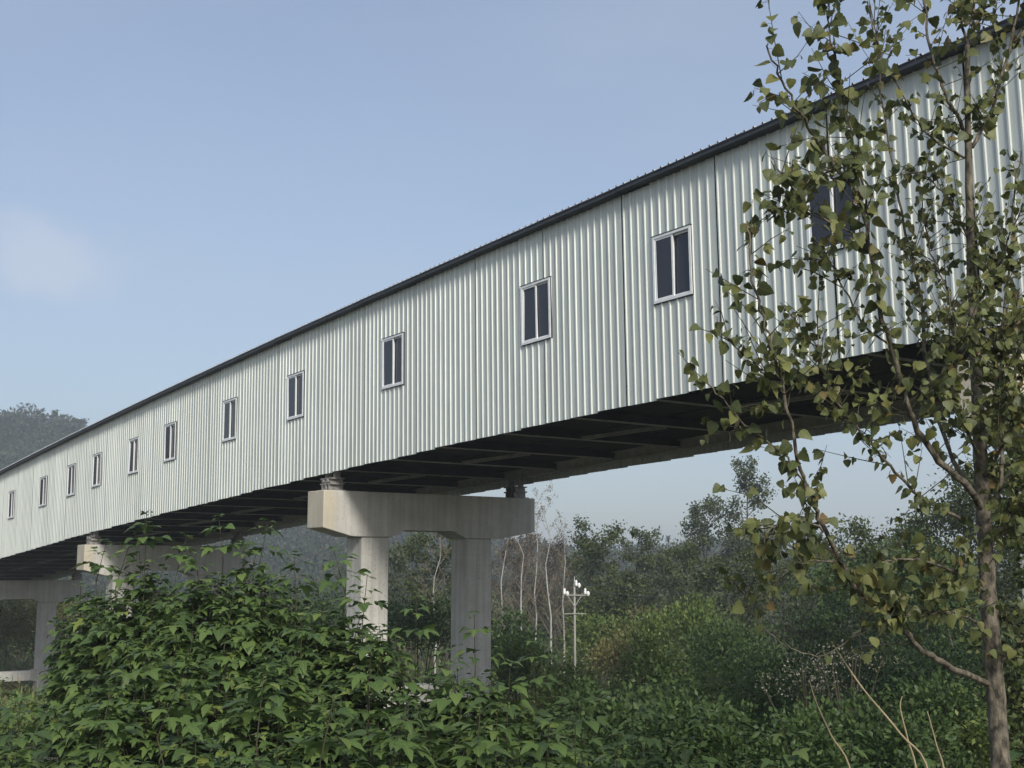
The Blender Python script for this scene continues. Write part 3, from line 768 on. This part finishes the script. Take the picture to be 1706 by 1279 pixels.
# ------------------------------------------------------------------ background trees
def tree(name, px, top, Y, spread, mat, bark, label, n=5000, leaf=.22, shape='round', group='trees beyond the valley', trunk_r=None, dens=1.0, seed=0, ground=None, clear=.25):
    rr = random.Random(seed); r = np.random.default_rng(seed + 5)
    tip = at(px, top, Y); g = gz(tip.x, tip.y) if ground is None else ground
    base = Vector((tip.x, tip.y, g - .1)); H = tip.z - base.z
    e = empty(name, base); prop(e, label, 'tree', group)
    tr = trunk_r or H * .012
    tb_ = MB(); tp = [Vector((0, 0, 0))]
    for k in range(1, 9): tp.append(Vector((rr.gauss(0, .02) * H * (k / 8), rr.gauss(0, .02) * H * (k / 8), H * .96 * k / 8)))
    tb_.tube(tp, [tr * (1 - .88 * k / 8) for k in range(9)], 7); tb_.obj('trunk', M[bark], e, smooth=True)
    lb = MB(); ends = []
    nl = {'round': 26, 'tall': 30, 'bare': 22}[shape]
    for k in range(nl):
        f = clear + (1 - clear) * (k + rr.random()) / nl * .97
        p0 = tp[0].lerp(tp[8], 0); ii = min(7, int(f / .96 * 8 * .99)); ff = f / .96 * 8 - ii
        p0 = tp[ii].lerp(tp[ii + 1], min(1, max(0, ff)))
        a = rr.uniform(0, 6.28); 
        if shape == 'round': w = spread * math.sqrt(max(.05, 1 - ((f - .55) / .5) ** 2)) * rr.uniform(.6, 1.05); up = rr.uniform(.15, .6)
        elif shape == 'tall': w = spread * (.35 + .75 * math.sin(math.pi * min(1, f * .95)) ) * rr.uniform(.55, 1.05) * (1.05 - .5 * f); up = rr.uniform(.6, 1.2)
        else: w = spread * .8 * (1.1 - .7 * f) * rr.uniform(.4, 1); up = rr.uniform(1.1, 2.2)
        q = p0 + Vector((math.cos(a) * w, math.sin(a) * w, w * up)); m_ = p0.lerp(q, .5) + Vector((0, 0, -w * .07))
        lr = tr * .32 * (1.1 - f * .7)
        lb.tube([p0, m_, q], [lr, lr * .65, lr * .25], 4); ends.append((p0, m_, q))
        for j in range(5 if shape != 'bare' else 9):
            t = rr.uniform(.35, 1); b0 = p0.lerp(m_, t * 2) if t < .5 else m_.lerp(q, t * 2 - 1)
            l = w * rr.uniform(.25, .5); a2 = a + rr.uniform(-1.3, 1.3)
            b1 = b0 + Vector((math.cos(a2) * l, math.sin(a2) * l, l * rr.uniform(.1, 1.0)))
            lb.tube([b0, b1], [lr * .35, lr * .12], 3); ends.append((b0, b0.lerp(b1, .5), b1))
    lb.obj('limbs', M['twig' if shape == 'bare' else bark], e)
    n = int(n * 1.7)
    if n:
        E_ = np.array([[tuple(a), tuple(b), tuple(c)] for a, b, c in ends])
        k = r.integers(0, len(E_), n); t = r.random(n) ** .7
        P = np.where((t < .5)[:, None], E_[k, 0] + (E_[k, 1] - E_[k, 0]) * (2 * t)[:, None], E_[k, 1] + (E_[k, 2] - E_[k, 1]) * (2 * t - 1)[:, None])
        P = P + r.normal(size=(n, 3)) * spread * (.085 if shape != 'bare' else .05)
        S = leaf * .78 * r.uniform(.6, 1.35, n)
        Yv = r.normal(size=(n, 3)); Yv[:, 2] -= .4
        o = link('crown', scatter('crown', SMALL, frames(Yv, r.normal(size=(n, 3))), P, S, mat), e); o['kind'] = 'stuff'
    return e

TR = [
    ('broadleaf_tree', 1000, 880, 88, 2.6, 'tree_dark', 'dark_bark', 'round airy tree left of the two standing alone against the sky below the gallery', 3800, .27, 'round'),
    ('broadleaf_tree', 1058, 884, 92, 2.0, 'tree_dark', 'dark_bark', 'smaller round airy tree on the right of the pair standing against the sky', 2400, .27, 'round'),
    ('broadleaf_tree', 1172, 838, 92, 2.6, 'tree_grey', 'dark_bark', 'greyish poplar-like tree just left of the tallest distant tree', 3000, .27, 'tall'),
    ('broadleaf_tree', 1240, 768, 88, 2.4, 'tree_grey', 'dark_bark', 'tallest distant grey-green tree, seen under the gallery left of the poplar', 3000, .27, 'tall'),
    ('broadleaf_tree', 1140, 905, 84, 2.4, 'tree_dark', 'dark_bark', 'dark low tree between the round pair and the grey poplar-like tree', 2800, .26, 'round'),
    ('broadleaf_tree', 1100, 925, 110, 3.6, 'tree_dark', 'dark_bark', 'hazy dark tree in the gap behind the round pair', 3000, .32, 'round'),
    ('broadleaf_tree', 1300, 890, 74, 3.0, 'tree_grey', 'dark_bark', 'grey-green tree right of the tallest distant tree', 3600, .25, 'round'),
    ('broadleaf_tree', 1380, 905, 64, 3.0, 'tree_dark', 'dark_bark', 'dark tree behind the left part of the poplar crown', 4200, .23, 'round'),
    ('broadleaf_tree', 1470, 880, 58, 3.0, 'tree_dark', 'dark_bark', 'dark tree behind the middle of the poplar crown', 4600, .22, 'round'),
    ('broadleaf_tree', 1560, 840, 54, 3.0, 'tree_dark', 'dark_bark', 'dark dense tree just left behind the poplar trunk', 5200, .21, 'round'),
    ('broadleaf_tree', 1655, 790, 50, 3.2, 'tree_dark', 'dark_bark', 'dark dense tree just right behind the poplar trunk', 5600, .21, 'round'),
    ('broadleaf_tree', 1745, 770, 46, 3.2, 'tree_dark', 'dark_bark', 'dark dense tree cut by the right edge', 5200, .21, 'round'),
    ('broadleaf_tree', 1430, 950, 44, 2.4, 'fine_dark', 'dark_bark', 'low dark tree under the poplar branches', 4600, .18, 'round'),
    ('broadleaf_tree', 1575, 930, 38, 2.4, 'fine_dark', 'dark_bark', 'low dark tree behind the poplar trunk base', 4600, .17, 'round'),
    ('broadleaf_tree', 682, 895, 85, 2.4, 'tree_grey', 'dark_bark', 'hazy grey-green tree between the columns of the middle pier, on the left', 3000, .27, 'tall'),
    ('broadleaf_tree', 745, 880, 78, 2.4, 'tree_dark', 'dark_bark', 'dark tree half hidden by the far column of the middle pier', 3600, .26, 'round'),
    ('broadleaf_tree', 630, 925, 110, 3.4, 'tree_grey', 'dark_bark', 'hazy tree behind the near column of the middle pier', 3000, .32, 'round'),
    ('broadleaf_tree', 15, 1008, 84, 4.5, 'fine_yellow', 'dark_bark', 'yellow-topped tree framed by the pier and tie beam at the left edge', 5200, .24, 'round'),
    ('broadleaf_tree', 90, 1020, 90, 4.2, 'tree_dark', 'dark_bark', 'dark tree behind the column of the pier with the low tie beam', 4200, .25, 'round'),
    ('broadleaf_tree', 950, 940, 130, 4.5, 'tree_grey', 'dark_bark', 'far hazy tree behind the utility pole', 3000, .36, 'round'),
    ('broadleaf_tree', 1030, 958, 78, 2.2, 'tree_dark', 'dark_bark', 'dark low tree under the round airy pair', 3400, .24, 'round'),
    ('broadleaf_tree', 1215, 930, 66, 2.6, 'tree_dark', 'dark_bark', 'dark low tree under the tallest distant tree', 3800, .23, 'round'),
]
for i, (nm, px, ty, Y, sp, mt, bk, lb_, n, lf, sh) in enumerate(TR):
    tree(nm, px, ty, Y, sp, M[mt], bk, lb_, n, lf, sh, seed=100 + i)
BI = [(838, 850, 74, 'leftmost bare white-stemmed birch beside the middle pier'), (868, 835, 72, 'second bare birch from the left beside the middle pier'),
      (893, 815, 76, 'bare birch under the right end of the pier cap'), (915, 800, 72, 'tall bare birch just right of the pier cap end'),
      (938, 860, 80, 'rightmost slim bare birch beside the pier'), (727, 885, 70, 'bare white birch between the two columns of the middle pier')]
for i, (px, ty, Y, lb_) in enumerate(BI):
    tree('bare_birch', px, ty, Y, 1.7, M['dry'], 'pale_bark', lb_, 420, .12, 'bare', 'bare birches beside the middle pier', trunk_r=.07, seed=300 + i)

M['brown'] = leaf_mat('bare_twig_brown', [(0.0, (0.06, 0.048, 0.034)), (0.5, (0.10, 0.08, 0.058)), (1.0, (0.15, 0.125, 0.09))], 0.1)
for i, (px, ty, Y, lb_) in enumerate([(845, 905, 88, 'brown leafless thicket tree behind the leftmost birches'), (885, 890, 90, 'brown leafless thicket tree behind the middle birches'), (925, 905, 86, 'brown leafless thicket tree right of the pier cap end')]):
    tree('bare_tree', px, ty, Y, 2.3, M['brown'], 'dark_bark', lb_, 2600, .16, 'tall', 'brown bare trees behind the birches', seed=400 + i)
def wood_edge():
    r = np.random.default_rng(41); n = 340; k = 150
    y = r.uniform(96, 150, n); x = r.uniform(-.42, .44, n) * y
    top = np.interp(x / y, [-.42, -.15, -.06, .0, .05, .1, .16, .22, .30, .44], [4.2, 5.2, 6.2, 7.0, 6.6, 6.8, 8.0, 8.8, 9.5, 10.5]) * r.uniform(.72, 1.04, n)
    R_ = r.uniform(1.5, 2.8, n); p = np.concatenate([crown_pts(k, r)[None] for _ in range(n)]) * np.array([1, 1, 1.0])
    sz = np.stack([R_, R_, (top - 1) / 2], 1)
    c = np.stack([x, y, 1 + (top - 1) / 2], 1)
    P = (c[:, None] + p * sz[:, None]).reshape(-1, 3)
    Yv = p.reshape(-1, 3) + r.normal(size=P.shape) * .6
    S = r.uniform(.25, .6, n * k)
    o = link('wood_edge', scatter('wood_edge', SMALL, frames(Yv, r.normal(size=P.shape)), P, S, M['tree_dark']))
    prop(o, 'low dark wood edge closing the far side of the valley', 'woodland', kind='stuff')

tree('broadleaf_tree', 1708, 690, 13.0, .6, M['tree_dark'], 'dark_bark', 'slim dark young tree cut by the right edge, close behind the poplar', 3200, .10, 'tall', seed=777, clear=.12, trunk_r=.05)
# forest on the hill: individual crowns along the skyline, the rest reads as one mass
def crown_pts(n, r):
    p = r.normal(size=(n, 3)); p /= np.linalg.norm(p, axis=1, keepdims=True); p *= (r.random(n) ** .35)[:, None]
    return p
def forest():
    r = np.random.default_rng(77); n = 3600; k = 84
    x = r.uniform(-250, 90, n); y = 255 + 215 * r.random(n) ** .8
    z = hill_z(x, y); R_ = r.uniform(1.7, 3.6, n) * np.where(r.random(n) < .12, 1.35, 1)
    c = np.stack([x, y, z + R_ * .7], 1)
    p = np.concatenate([crown_pts(k, r)[None] for _ in range(n)]) * np.array([1, 1, 1.15])
    P = (c[:, None] + p * R_[:, None, None]).reshape(-1, 3)
    Yv = p.reshape(-1, 3) + r.normal(size=P.shape) * .5
    S = (R_[:, None] * r.uniform(.22, .5, (n, k))).ravel()
    o = link('hill_forest', scatter('hill_forest', SMALL, frames(Yv, r.normal(size=P.shape)), P, S, M['forest']))
    prop(o, 'dark hazy woodland covering the hill behind the gallery', 'woodland', kind='stuff')
forest()
wood_edge()
for i, (px, ty, sp, sh, lb_) in enumerate([(42, 672, 3.2, 'round', 'lone spreading tree on the bare hilltop at the left'), (67, 682, 2.6, 'round', 'second skyline tree on the hill, right of the lone spreading one'),
        (92, 685, 2.4, 'tall', 'pointed dark tree on the hill skyline'), (108, 692, 3.0, 'round', 'loose reddish tree on the hill skyline, right of the pointed one'), (124, 698, 2.4, 'tall', 'slim dark tree on the hill skyline near the roof line'), (138, 700, 2.8, 'tall', 'last skyline tree before the gallery roof hides the hill')]):
    X = at(px, ty, 448).x
    tree('hilltop_tree', px, ty, 448, sp, M['forest'], 'dark_bark', lb_, 420 if i else 200, .9, sh, 'trees on the hill skyline', trunk_r=.25, seed=500 + i, ground=float(hill_z(X, 448)) - .5, clear=.3)

# ------------------------------------------------------------------ utility pole and wires
def pole():
    Y = 56; tip = at(957, 972, Y); g = gz(tip.x, Y); e = empty('utility_pole', (tip.x, Y, g)); e.scale = (.62, .62, 1)
    prop(e, 'slim concrete utility pole with crossarms and white insulators, right of the birches', 'utility pole')
    H = tip.z - g
    MB().tube([(0, 0, -.3), (0, 0, H * .5), (0, 0, H)], [.10, .085, .07], 12).obj('pole', M['pole'], e, smooth=True)
    ca = MB().box((-.82, -.14, H - .53), (.82, -.08, H - .48)).bar((-.5, -.1, H - .52), (0, -.1, H - 1.0), .04, .04).bar((.5, -.1, H - .52), (0, -.1, H - 1.0), .04, .04).obj('crossarm', M['pole'], e)
    MB().box((-.74, -.14, H - 1.33), (.82, -.09, H - 1.29)).obj('crossarm', M['pole'], e)
    for x, z in ((-.72, H - .46), (.12, H - .10), (.76, H - .46)):
        ins = MB().tube([(x, -.12, z - .02), (x, -.12, z + .04), (x, -.12, z + .06), (x, -.12, z + .12), (x, -.12, z + .14), (x, -.12, z + .2), (x, -.12, z + .26)], [.05, .13, .07, .12, .07, .10, .03], 10)
        ins.obj('insulator', M['porcelain'], e, smooth=True)
        ins = MB().tube([(x + .08, -.2, z + .02), (x + .16, -.2, z + .02), (x + .24, -.2, z + .02), (x + .32, -.2, z + .02)], [.05, .12, .12, .04], 10)
        ins.obj('insulator', M['porcelain'], e, smooth=True)
    MB().tube([(0, 0, H - .05), (0, 0, H + .32)], [.03, .015], 6).obj('lightning_rod', M['porcelain'], e)
    return e, H
pe, pH = pole()
for i, (dx, dz) in enumerate(((-.72, -.3), (.12, .05), (.76, -.3))):
    a = Vector(pe.location) + Vector((dx * .62, -.1, pH + dz)); b = at(1460 + i * 30, 962 + i * 9, 80); pts = []
    for k in range(17):
        t = k / 16; p = a.lerp(b, t); p.z -= 1.1 * 4 * t * (1 - t) * .6; pts.append(p - a)
    w = MB().tube(pts, .014, 5).obj('power_line', M['cable'], None, Matrix.Translation(a))
    prop(w, ['lowest sagging power line running right from the utility pole', 'power line leaving the utility pole from its top insulator', 'power line leaving the right end of the utility pole crossarm'][i], 'power line', 'power lines from the utility pole')

# ------------------------------------------------------------------ the young poplar at the right
def smooth_path(pts, per=4):
    out = []
    n = len(pts)
    for i in range(n - 1):
        p0, p1, p2, p3 = pts[max(0, i - 1)], pts[i], pts[i + 1], pts[min(n - 1, i + 2)]
        for k in range(per):
            t = k / per
            out.append(0.5 * ((2 * p1) + (p2 - p0) * t + (2 * p0 - 5 * p1 + 4 * p2 - p3) * t * t + (3 * p1 - p0 - 3 * p2 + p3) * t ** 3))
    out.append(pts[-1]); return out

def poplar():
    Yt = 7.6
    foot = at(1672, 1330, Yt); g = gz(foot.x, foot.y); base = Vector((foot.x, foot.y, g - .1))
    e = empty('young_poplar', base); prop(e, 'young poplar with a slender trunk and sparse yellowing leaves at the right', 'tree')
    b = np.array(base)
    tpx = [(1668, 1290), (1662, 1200), (1655, 1100), (1647, 1000), (1641, 900), (1637, 830), (1632, 740), (1627, 640), (1622, 540), (1618, 430), (1615, 330), (1613, 230), (1612, 150), (1612, 75)]
    tw = [31, 30, 29, 27.5, 26, 25, 22, 19.5, 17.5, 15.5, 13.5, 11.5, 10, 8.5]
    tpts = [base - base] + [at(x, y, Yt) - base for x, y in tpx]
    rad = [.062] + [w / 2 / FPX * Yt for w in tw]
    sp = smooth_path(tpts, 5); sr = np.interp(np.linspace(0, len(rad) - 1, len(sp)), range(len(rad)), rad)
    sr = [r_ * (1 + .05 * math.sin(i * 1.7) + random.uniform(-.03, .03)) for i, r_ in enumerate(sr)]
    MB().tube(sp, sr, 12).obj('trunk', M['poplar_bark'], e, smooth=True)
    # branches: pixel path with distance, start and end width in photo px, leaf size (m), leaf spacing (m), twig count
    BR = [
        ([(1640, 850, 7.6), (1605, 802, 7.4), (1566, 768, 7.3), (1531, 718, 7.2), (1513, 671, 7.1), (1490, 600, 7.0), (1466, 505, 6.8), (1447, 400, 6.7), (1431, 328, 6.6), (1394, 281, 6.5), (1366, 238, 6.5), (1341, 200, 6.4), (1316, 160, 6.4), (1291, 110, 6.3), (1275, 72, 6.3)], 13, 2.5, .085, .075, 12),
        ([(1447, 400, 6.7), (1442, 330, 6.6), (1428, 262, 6.5), (1410, 195, 6.5), (1398, 120, 6.4), (1381, 53, 6.4), (1376, -20, 6.4)], 5, 2.5, .088, .06, 9),
        ([(1636, 835, 7.6), (1600, 790, 7.8), (1560, 690, 8.0), (1543, 600, 8.1), (1533, 500, 8.2), (1520, 430, 8.2), (1500, 350, 8.2), (1488, 270, 8.2), (1470, 180, 8.2), (1462, 100, 8.2), (1448, 5, 8.2)], 10, 2, .066, .055, 16),
        ([(1648, 1140, 7.6), (1571, 1104, 7.3), (1536, 1080, 7.2), (1504, 1049, 7.1), (1465, 1010, 7.0), (1418, 971, 6.8), (1376, 885, 6.6), (1356, 846, 6.5), (1340, 803, 6.5), (1325, 750, 6.4), (1308, 655, 6.3), (1290, 590, 6.2), (1272, 530, 6.2), (1256, 467, 6.1), (1251, 411, 6.1), (1246, 376, 6.1)], 11, 2.5, .08, .06, 12),
        ([(1308, 655, 6.3), (1285, 632, 6.3), (1262, 611, 6.2), (1231, 580, 6.2), (1200, 552, 6.2), (1192, 528, 6.2)], 4, 2, .075, .05, 2),
        ([(1340, 803, 6.5), (1300, 752, 6.4), (1260, 723, 6.4), (1234, 700, 6.3), (1204, 664, 6.3), (1172, 632, 6.3)], 4, 2, .08, .055, 2),
        ([(1641, 885, 7.6), (1590, 858, 7.4), (1535, 827, 7.2), (1493, 788, 7.1), (1450, 735, 7.0), (1408, 690, 6.9), (1380, 640, 6.9), (1365, 580, 6.9), (1360, 520, 6.9)], 7, 2, .07, .05, 16),
        ([(1616, 235, 7.6), (1606, 213, 7.6), (1581, 169, 7.5), (1560, 116, 7.5), (1547, 62, 7.5), (1538, -10, 7.5)], 8, 4, .075, .10, 7),
        ([(1619, 262, 7.6), (1606, 260, 7.6), (1553, 231, 7.5), (1528, 200, 7.4), (1500, 150, 7.4), (1472, 103, 7.3), (1460, 56, 7.3), (1444, 5, 7.3)], 5, 2, .075, .09, 6),
        ([(1619, 245, 7.6), (1650, 188, 7.6), (1669, 125, 7.5), (1685, 72, 7.5), (1697, -10, 7.5)], 8, 4, .08, .07, 6),
        ([(1612, 78, 7.6), (1620, 30, 7.6), (1630, -30, 7.6)], 7, 4, .08, .06, 4),
        ([(1612, 78, 7.6), (1602, 30, 7.6), (1594, -30, 7.6)], 6, 4, .08, .06, 4),
        ([(1641, 850, 7.6), (1660, 823, 7.6), (1668, 770, 7.6), (1666, 700, 7.7), (1670, 620, 7.7), (1672, 540, 7.7), (1680, 450, 7.7), (1690, 350, 7.7), (1700, 250, 7.7)], 9, 3, .075, .045, 18),
        ([(1626, 600, 7.6), (1600, 540, 7.7), (1570, 470, 7.8), (1545, 400, 7.9), (1535, 320, 7.9)], 6, 2, .06, .05, 12),
        ([(1622, 520, 7.6), (1650, 470, 7.5), (1680, 400, 7.5), (1710, 330, 7.4)], 6, 2, .075, .05, 10),
        ([(1618, 420, 7.6), (1595, 360, 7.6), (1570, 320, 7.6), (1540, 290, 7.6), (1500, 290, 7.6)], 5, 2, .07, .06, 8),
        ([(1634, 760, 7.6), (1600, 700, 7.3), (1585, 630, 7.2), (1590, 560, 7.1), (1580, 480, 7.1)], 6, 2, .065, .05, 14),
        ([(1645, 985, 7.6), (1600, 960, 7.3), (1560, 940, 7.1), (1520, 930, 7.0), (1480, 935, 6.9), (1440, 950, 6.8)], 6, 2, .08, .06, 10),
        ([(1650, 1060, 7.6), (1610, 1030, 7.3), (1570, 1020, 7.1), (1535, 1025, 7.0), (1500, 1020, 6.9), (1470, 985, 6.8)], 5, 2, .08, .06, 9),
        ([(1655, 1115, 7.6), (1684, 1085, 7.5), (1703, 1069, 7.4), (1730, 1030, 7.4)], 6, 3, .075, .07, 5),
        ([(1642, 920, 7.6), (1665, 890, 7.5), (1690, 850, 7.4), (1720, 820, 7.4)], 6, 3, .075, .06, 8),
        ([(1376, 885, 6.6), (1345, 870, 6.5), (1310, 868, 6.4), (1285, 885, 6.4), (1272, 905, 6.4)], 4, 2, .085, .045, 6),
        ([(1399, 932, 6.7), (1350, 935, 6.6), (1310, 950, 6.5), (1285, 985, 6.5)], 4, 2, .08, .06, 3),
        ([(1481, 574, 7.0), (1440, 540, 6.9), (1405, 480, 6.8), (1385, 440, 6.8), (1340, 430, 6.7)], 4, 2, .08, .055, 6),
        ([(1447, 400, 6.7), (1400, 380, 6.5), (1350, 350, 6.5), (1310, 300, 6.4), (1285, 260, 6.4)], 4, 2, .09, .05, 4),
        ([(1465, 1010, 7.0), (1390, 1085, 7.0), (1340, 1088, 7.0), (1312, 1075, 7.0), (1270, 1045, 7.0), (1248, 1012, 7.0), (1232, 972, 7.0)], 2.4, 1.6, .07, .3, 1),
        ([(1641, 800, 7.6), (1672, 740, 7.3), (1690, 690, 7.2), (1692, 630, 7.2), (1688, 560, 7.2), (1695, 480, 7.2)], 6, 2, .07, .04, 18),
        ([(1634, 720, 7.6), (1655, 690, 7.3), (1668, 640, 7.2), (1660, 590, 7.2), (1650, 520, 7.2)], 5, 2, .065, .045, 12),
        ([(1394, 281, 6.5), (1360, 290, 6.4), (1325, 330, 6.4), (1310, 360, 6.4)], 3, 2, .09, .05, 3),
    ]
    P, Yv, N, S = [], [], [], []
    tw_b = MB()
    def leaf_at(p, d, size, droop=.9):
        out = Vector((random.gauss(0, 1), random.gauss(0, 1), random.gauss(.1, .6))).normalized()
        out = (out + d * .3).normalized()
        pet = size * random.uniform(.35, .75)
        q = p + out * pet
        tw_b.tube([p, q], [.0011, .0009], 3)
        yv = out * .55 + Vector((random.gauss(0, .35), random.gauss(0, .35), -droop * random.uniform(.4, 1.3)))
        nv = Vector((random.gauss(0, .8), random.gauss(-.5, .8), random.gauss(.35, .5)))
        P.append(q + base); Yv.append(yv); N.append(nv); S.append(size * random.choice((.55, .75, .9, 1, 1, 1.1, 1.2)))
    for px, w0, w1, lf, gap, ntw in BR:
        pts = [at(x, y, d) - base for x, y, d in px]
        sp = smooth_path(pts, 4); n = len(sp); dm = px[0][2]
        rr = [(w0 + (w1 - w0) * (i / (n - 1)) ** .75) / 2 / FPX * dm for i in range(n)]
        wob = [p + Vector((random.gauss(0, .006), random.gauss(0, .006), random.gauss(0, .006))) * (0 if i in (0,) else 1) for i, p in enumerate(sp)]
        MB().tube(wob, rr, 7).obj('branch', M['poplar_bark'], e, smooth=True)
        acc = 0; tot = sum((sp[i + 1] - sp[i]).length for i in range(n - 1)); run = 0
        skip = .30 * tot if w0 > 8 else .12 * tot
        for i in range(n - 1):
            seg = sp[i + 1] - sp[i]; l = seg.length; d = seg.normalized(); t = 0
            while acc < l:
                p = sp[i] + d * acc
                if run + acc > skip: leaf_at(p, d, lf * .88)
                acc += gap * .8 * random.uniform(.5, 1.5)
            acc -= l; run += l
        for k in range(int(ntw * 2.7) + 1):
            f = random.uniform(.12, .95); i = int(f * (n - 1)); p = sp[i]; d = (sp[i + 1] - sp[i]).normalized()
            a = Vector((random.gauss(0, 1), random.gauss(0, .8), random.gauss(.2, .5))).normalized()
            dr = (d * .7 + a).normalized(); ln = random.uniform(.14, .42)
            q1 = p + dr * ln * .5 + Vector((0, 0, .015)); q2 = p + dr * ln + Vector((0, 0, ln * random.uniform(-.15, .25)))
            tw_b.tube([p, q1, q2], [.0032, .0024, .0013], 4)
            for j in range(random.randint(4, 8)):
                t = random.uniform(.25, 1.0); c = p.lerp(q1, t * 2) if t < .5 else q1.lerp(q2, t * 2 - 1)
                leaf_at(c, dr, lf * random.uniform(.5, .85))
    o = tw_b.obj('twigs', M['stem_bark'], e); o['kind'] = 'stuff'
    P = np.array([tuple(p) for p in P]); Yv = np.array([tuple(p) for p in Yv]); N = np.array([tuple(p) for p in N]); S = np.array(S)
    score = S / np.linalg.norm(P - np.array([0, 0, EZ]), axis=1)
    hang_leaves(e, base, P, Yv, N, S, POP, M['poplar_leaf'], 300, score=score)
    print('poplar leaves', len(P))
poplar()

# dry canes arching up in front of the shrubs
CN = [([(1550, 1300, 7.0), (1500, 1222, 7.0), (1440, 1150, 7.1), (1400, 1092, 7.2), (1385, 1068, 7.2)], 'long straight dry cane leaning left in front of the shrubs'),
      ([(1420, 1300, 8.0), (1385, 1225, 8.0), (1360, 1170, 8.1), (1348, 1132, 8.1)], 'thin curved dry cane left of the long straight one'),
      ([(1530, 1310, 7.2), (1512, 1230, 7.2), (1500, 1180, 7.2), (1503, 1160, 7.2)], 'short forked dry cane beside the long straight one'),
      ([(1576, 1310, 7.3), (1560, 1240, 7.3), (1545, 1185, 7.3)], 'thin dry cane close to the poplar foot')]
for pts, lb_ in CN:
    p = [at(*q) for q in pts]; b0 = p[0].copy(); b0.z = gz(b0.x, b0.y)
    full = [b0] + p if b0.z < p[0].z else p
    sp = smooth_path([q - b0 for q in full], 5)
    o = MB().tube(sp, [.008 - .0055 * i / len(sp) for i in range(len(sp))], 5).obj('dry_cane', M['cane'], None, Matrix.Translation(b0), True)
    prop(o, lb_, 'cane', 'dry canes in the foreground')

# ------------------------------------------------------------------ haze
def haze():
    m = bpy.data.materials.new('haze_air'); m.use_nodes = True; t = m.node_tree
    for n in list(t.nodes): t.nodes.remove(n)
    o = t.nodes.new('ShaderNodeOutputMaterial'); v = t.nodes.new('ShaderNodeVolumePrincipled')
    v.inputs['Color'].default_value = (0.84, 0.91, 0.99, 1); v.inputs['Density'].default_value = HAZE; v.inputs['Anisotropy'].default_value = 0.2
    t.links.new(v.outputs[0], o.inputs['Volume'])
    b = MB().box((-960, -330, -1.5), (960, 960, 118)).obj('haze', m)
    prop(b, 'pale bluish haze in the air over the valley', 'haze', kind='stuff')
HAZE = 0.0008
haze()
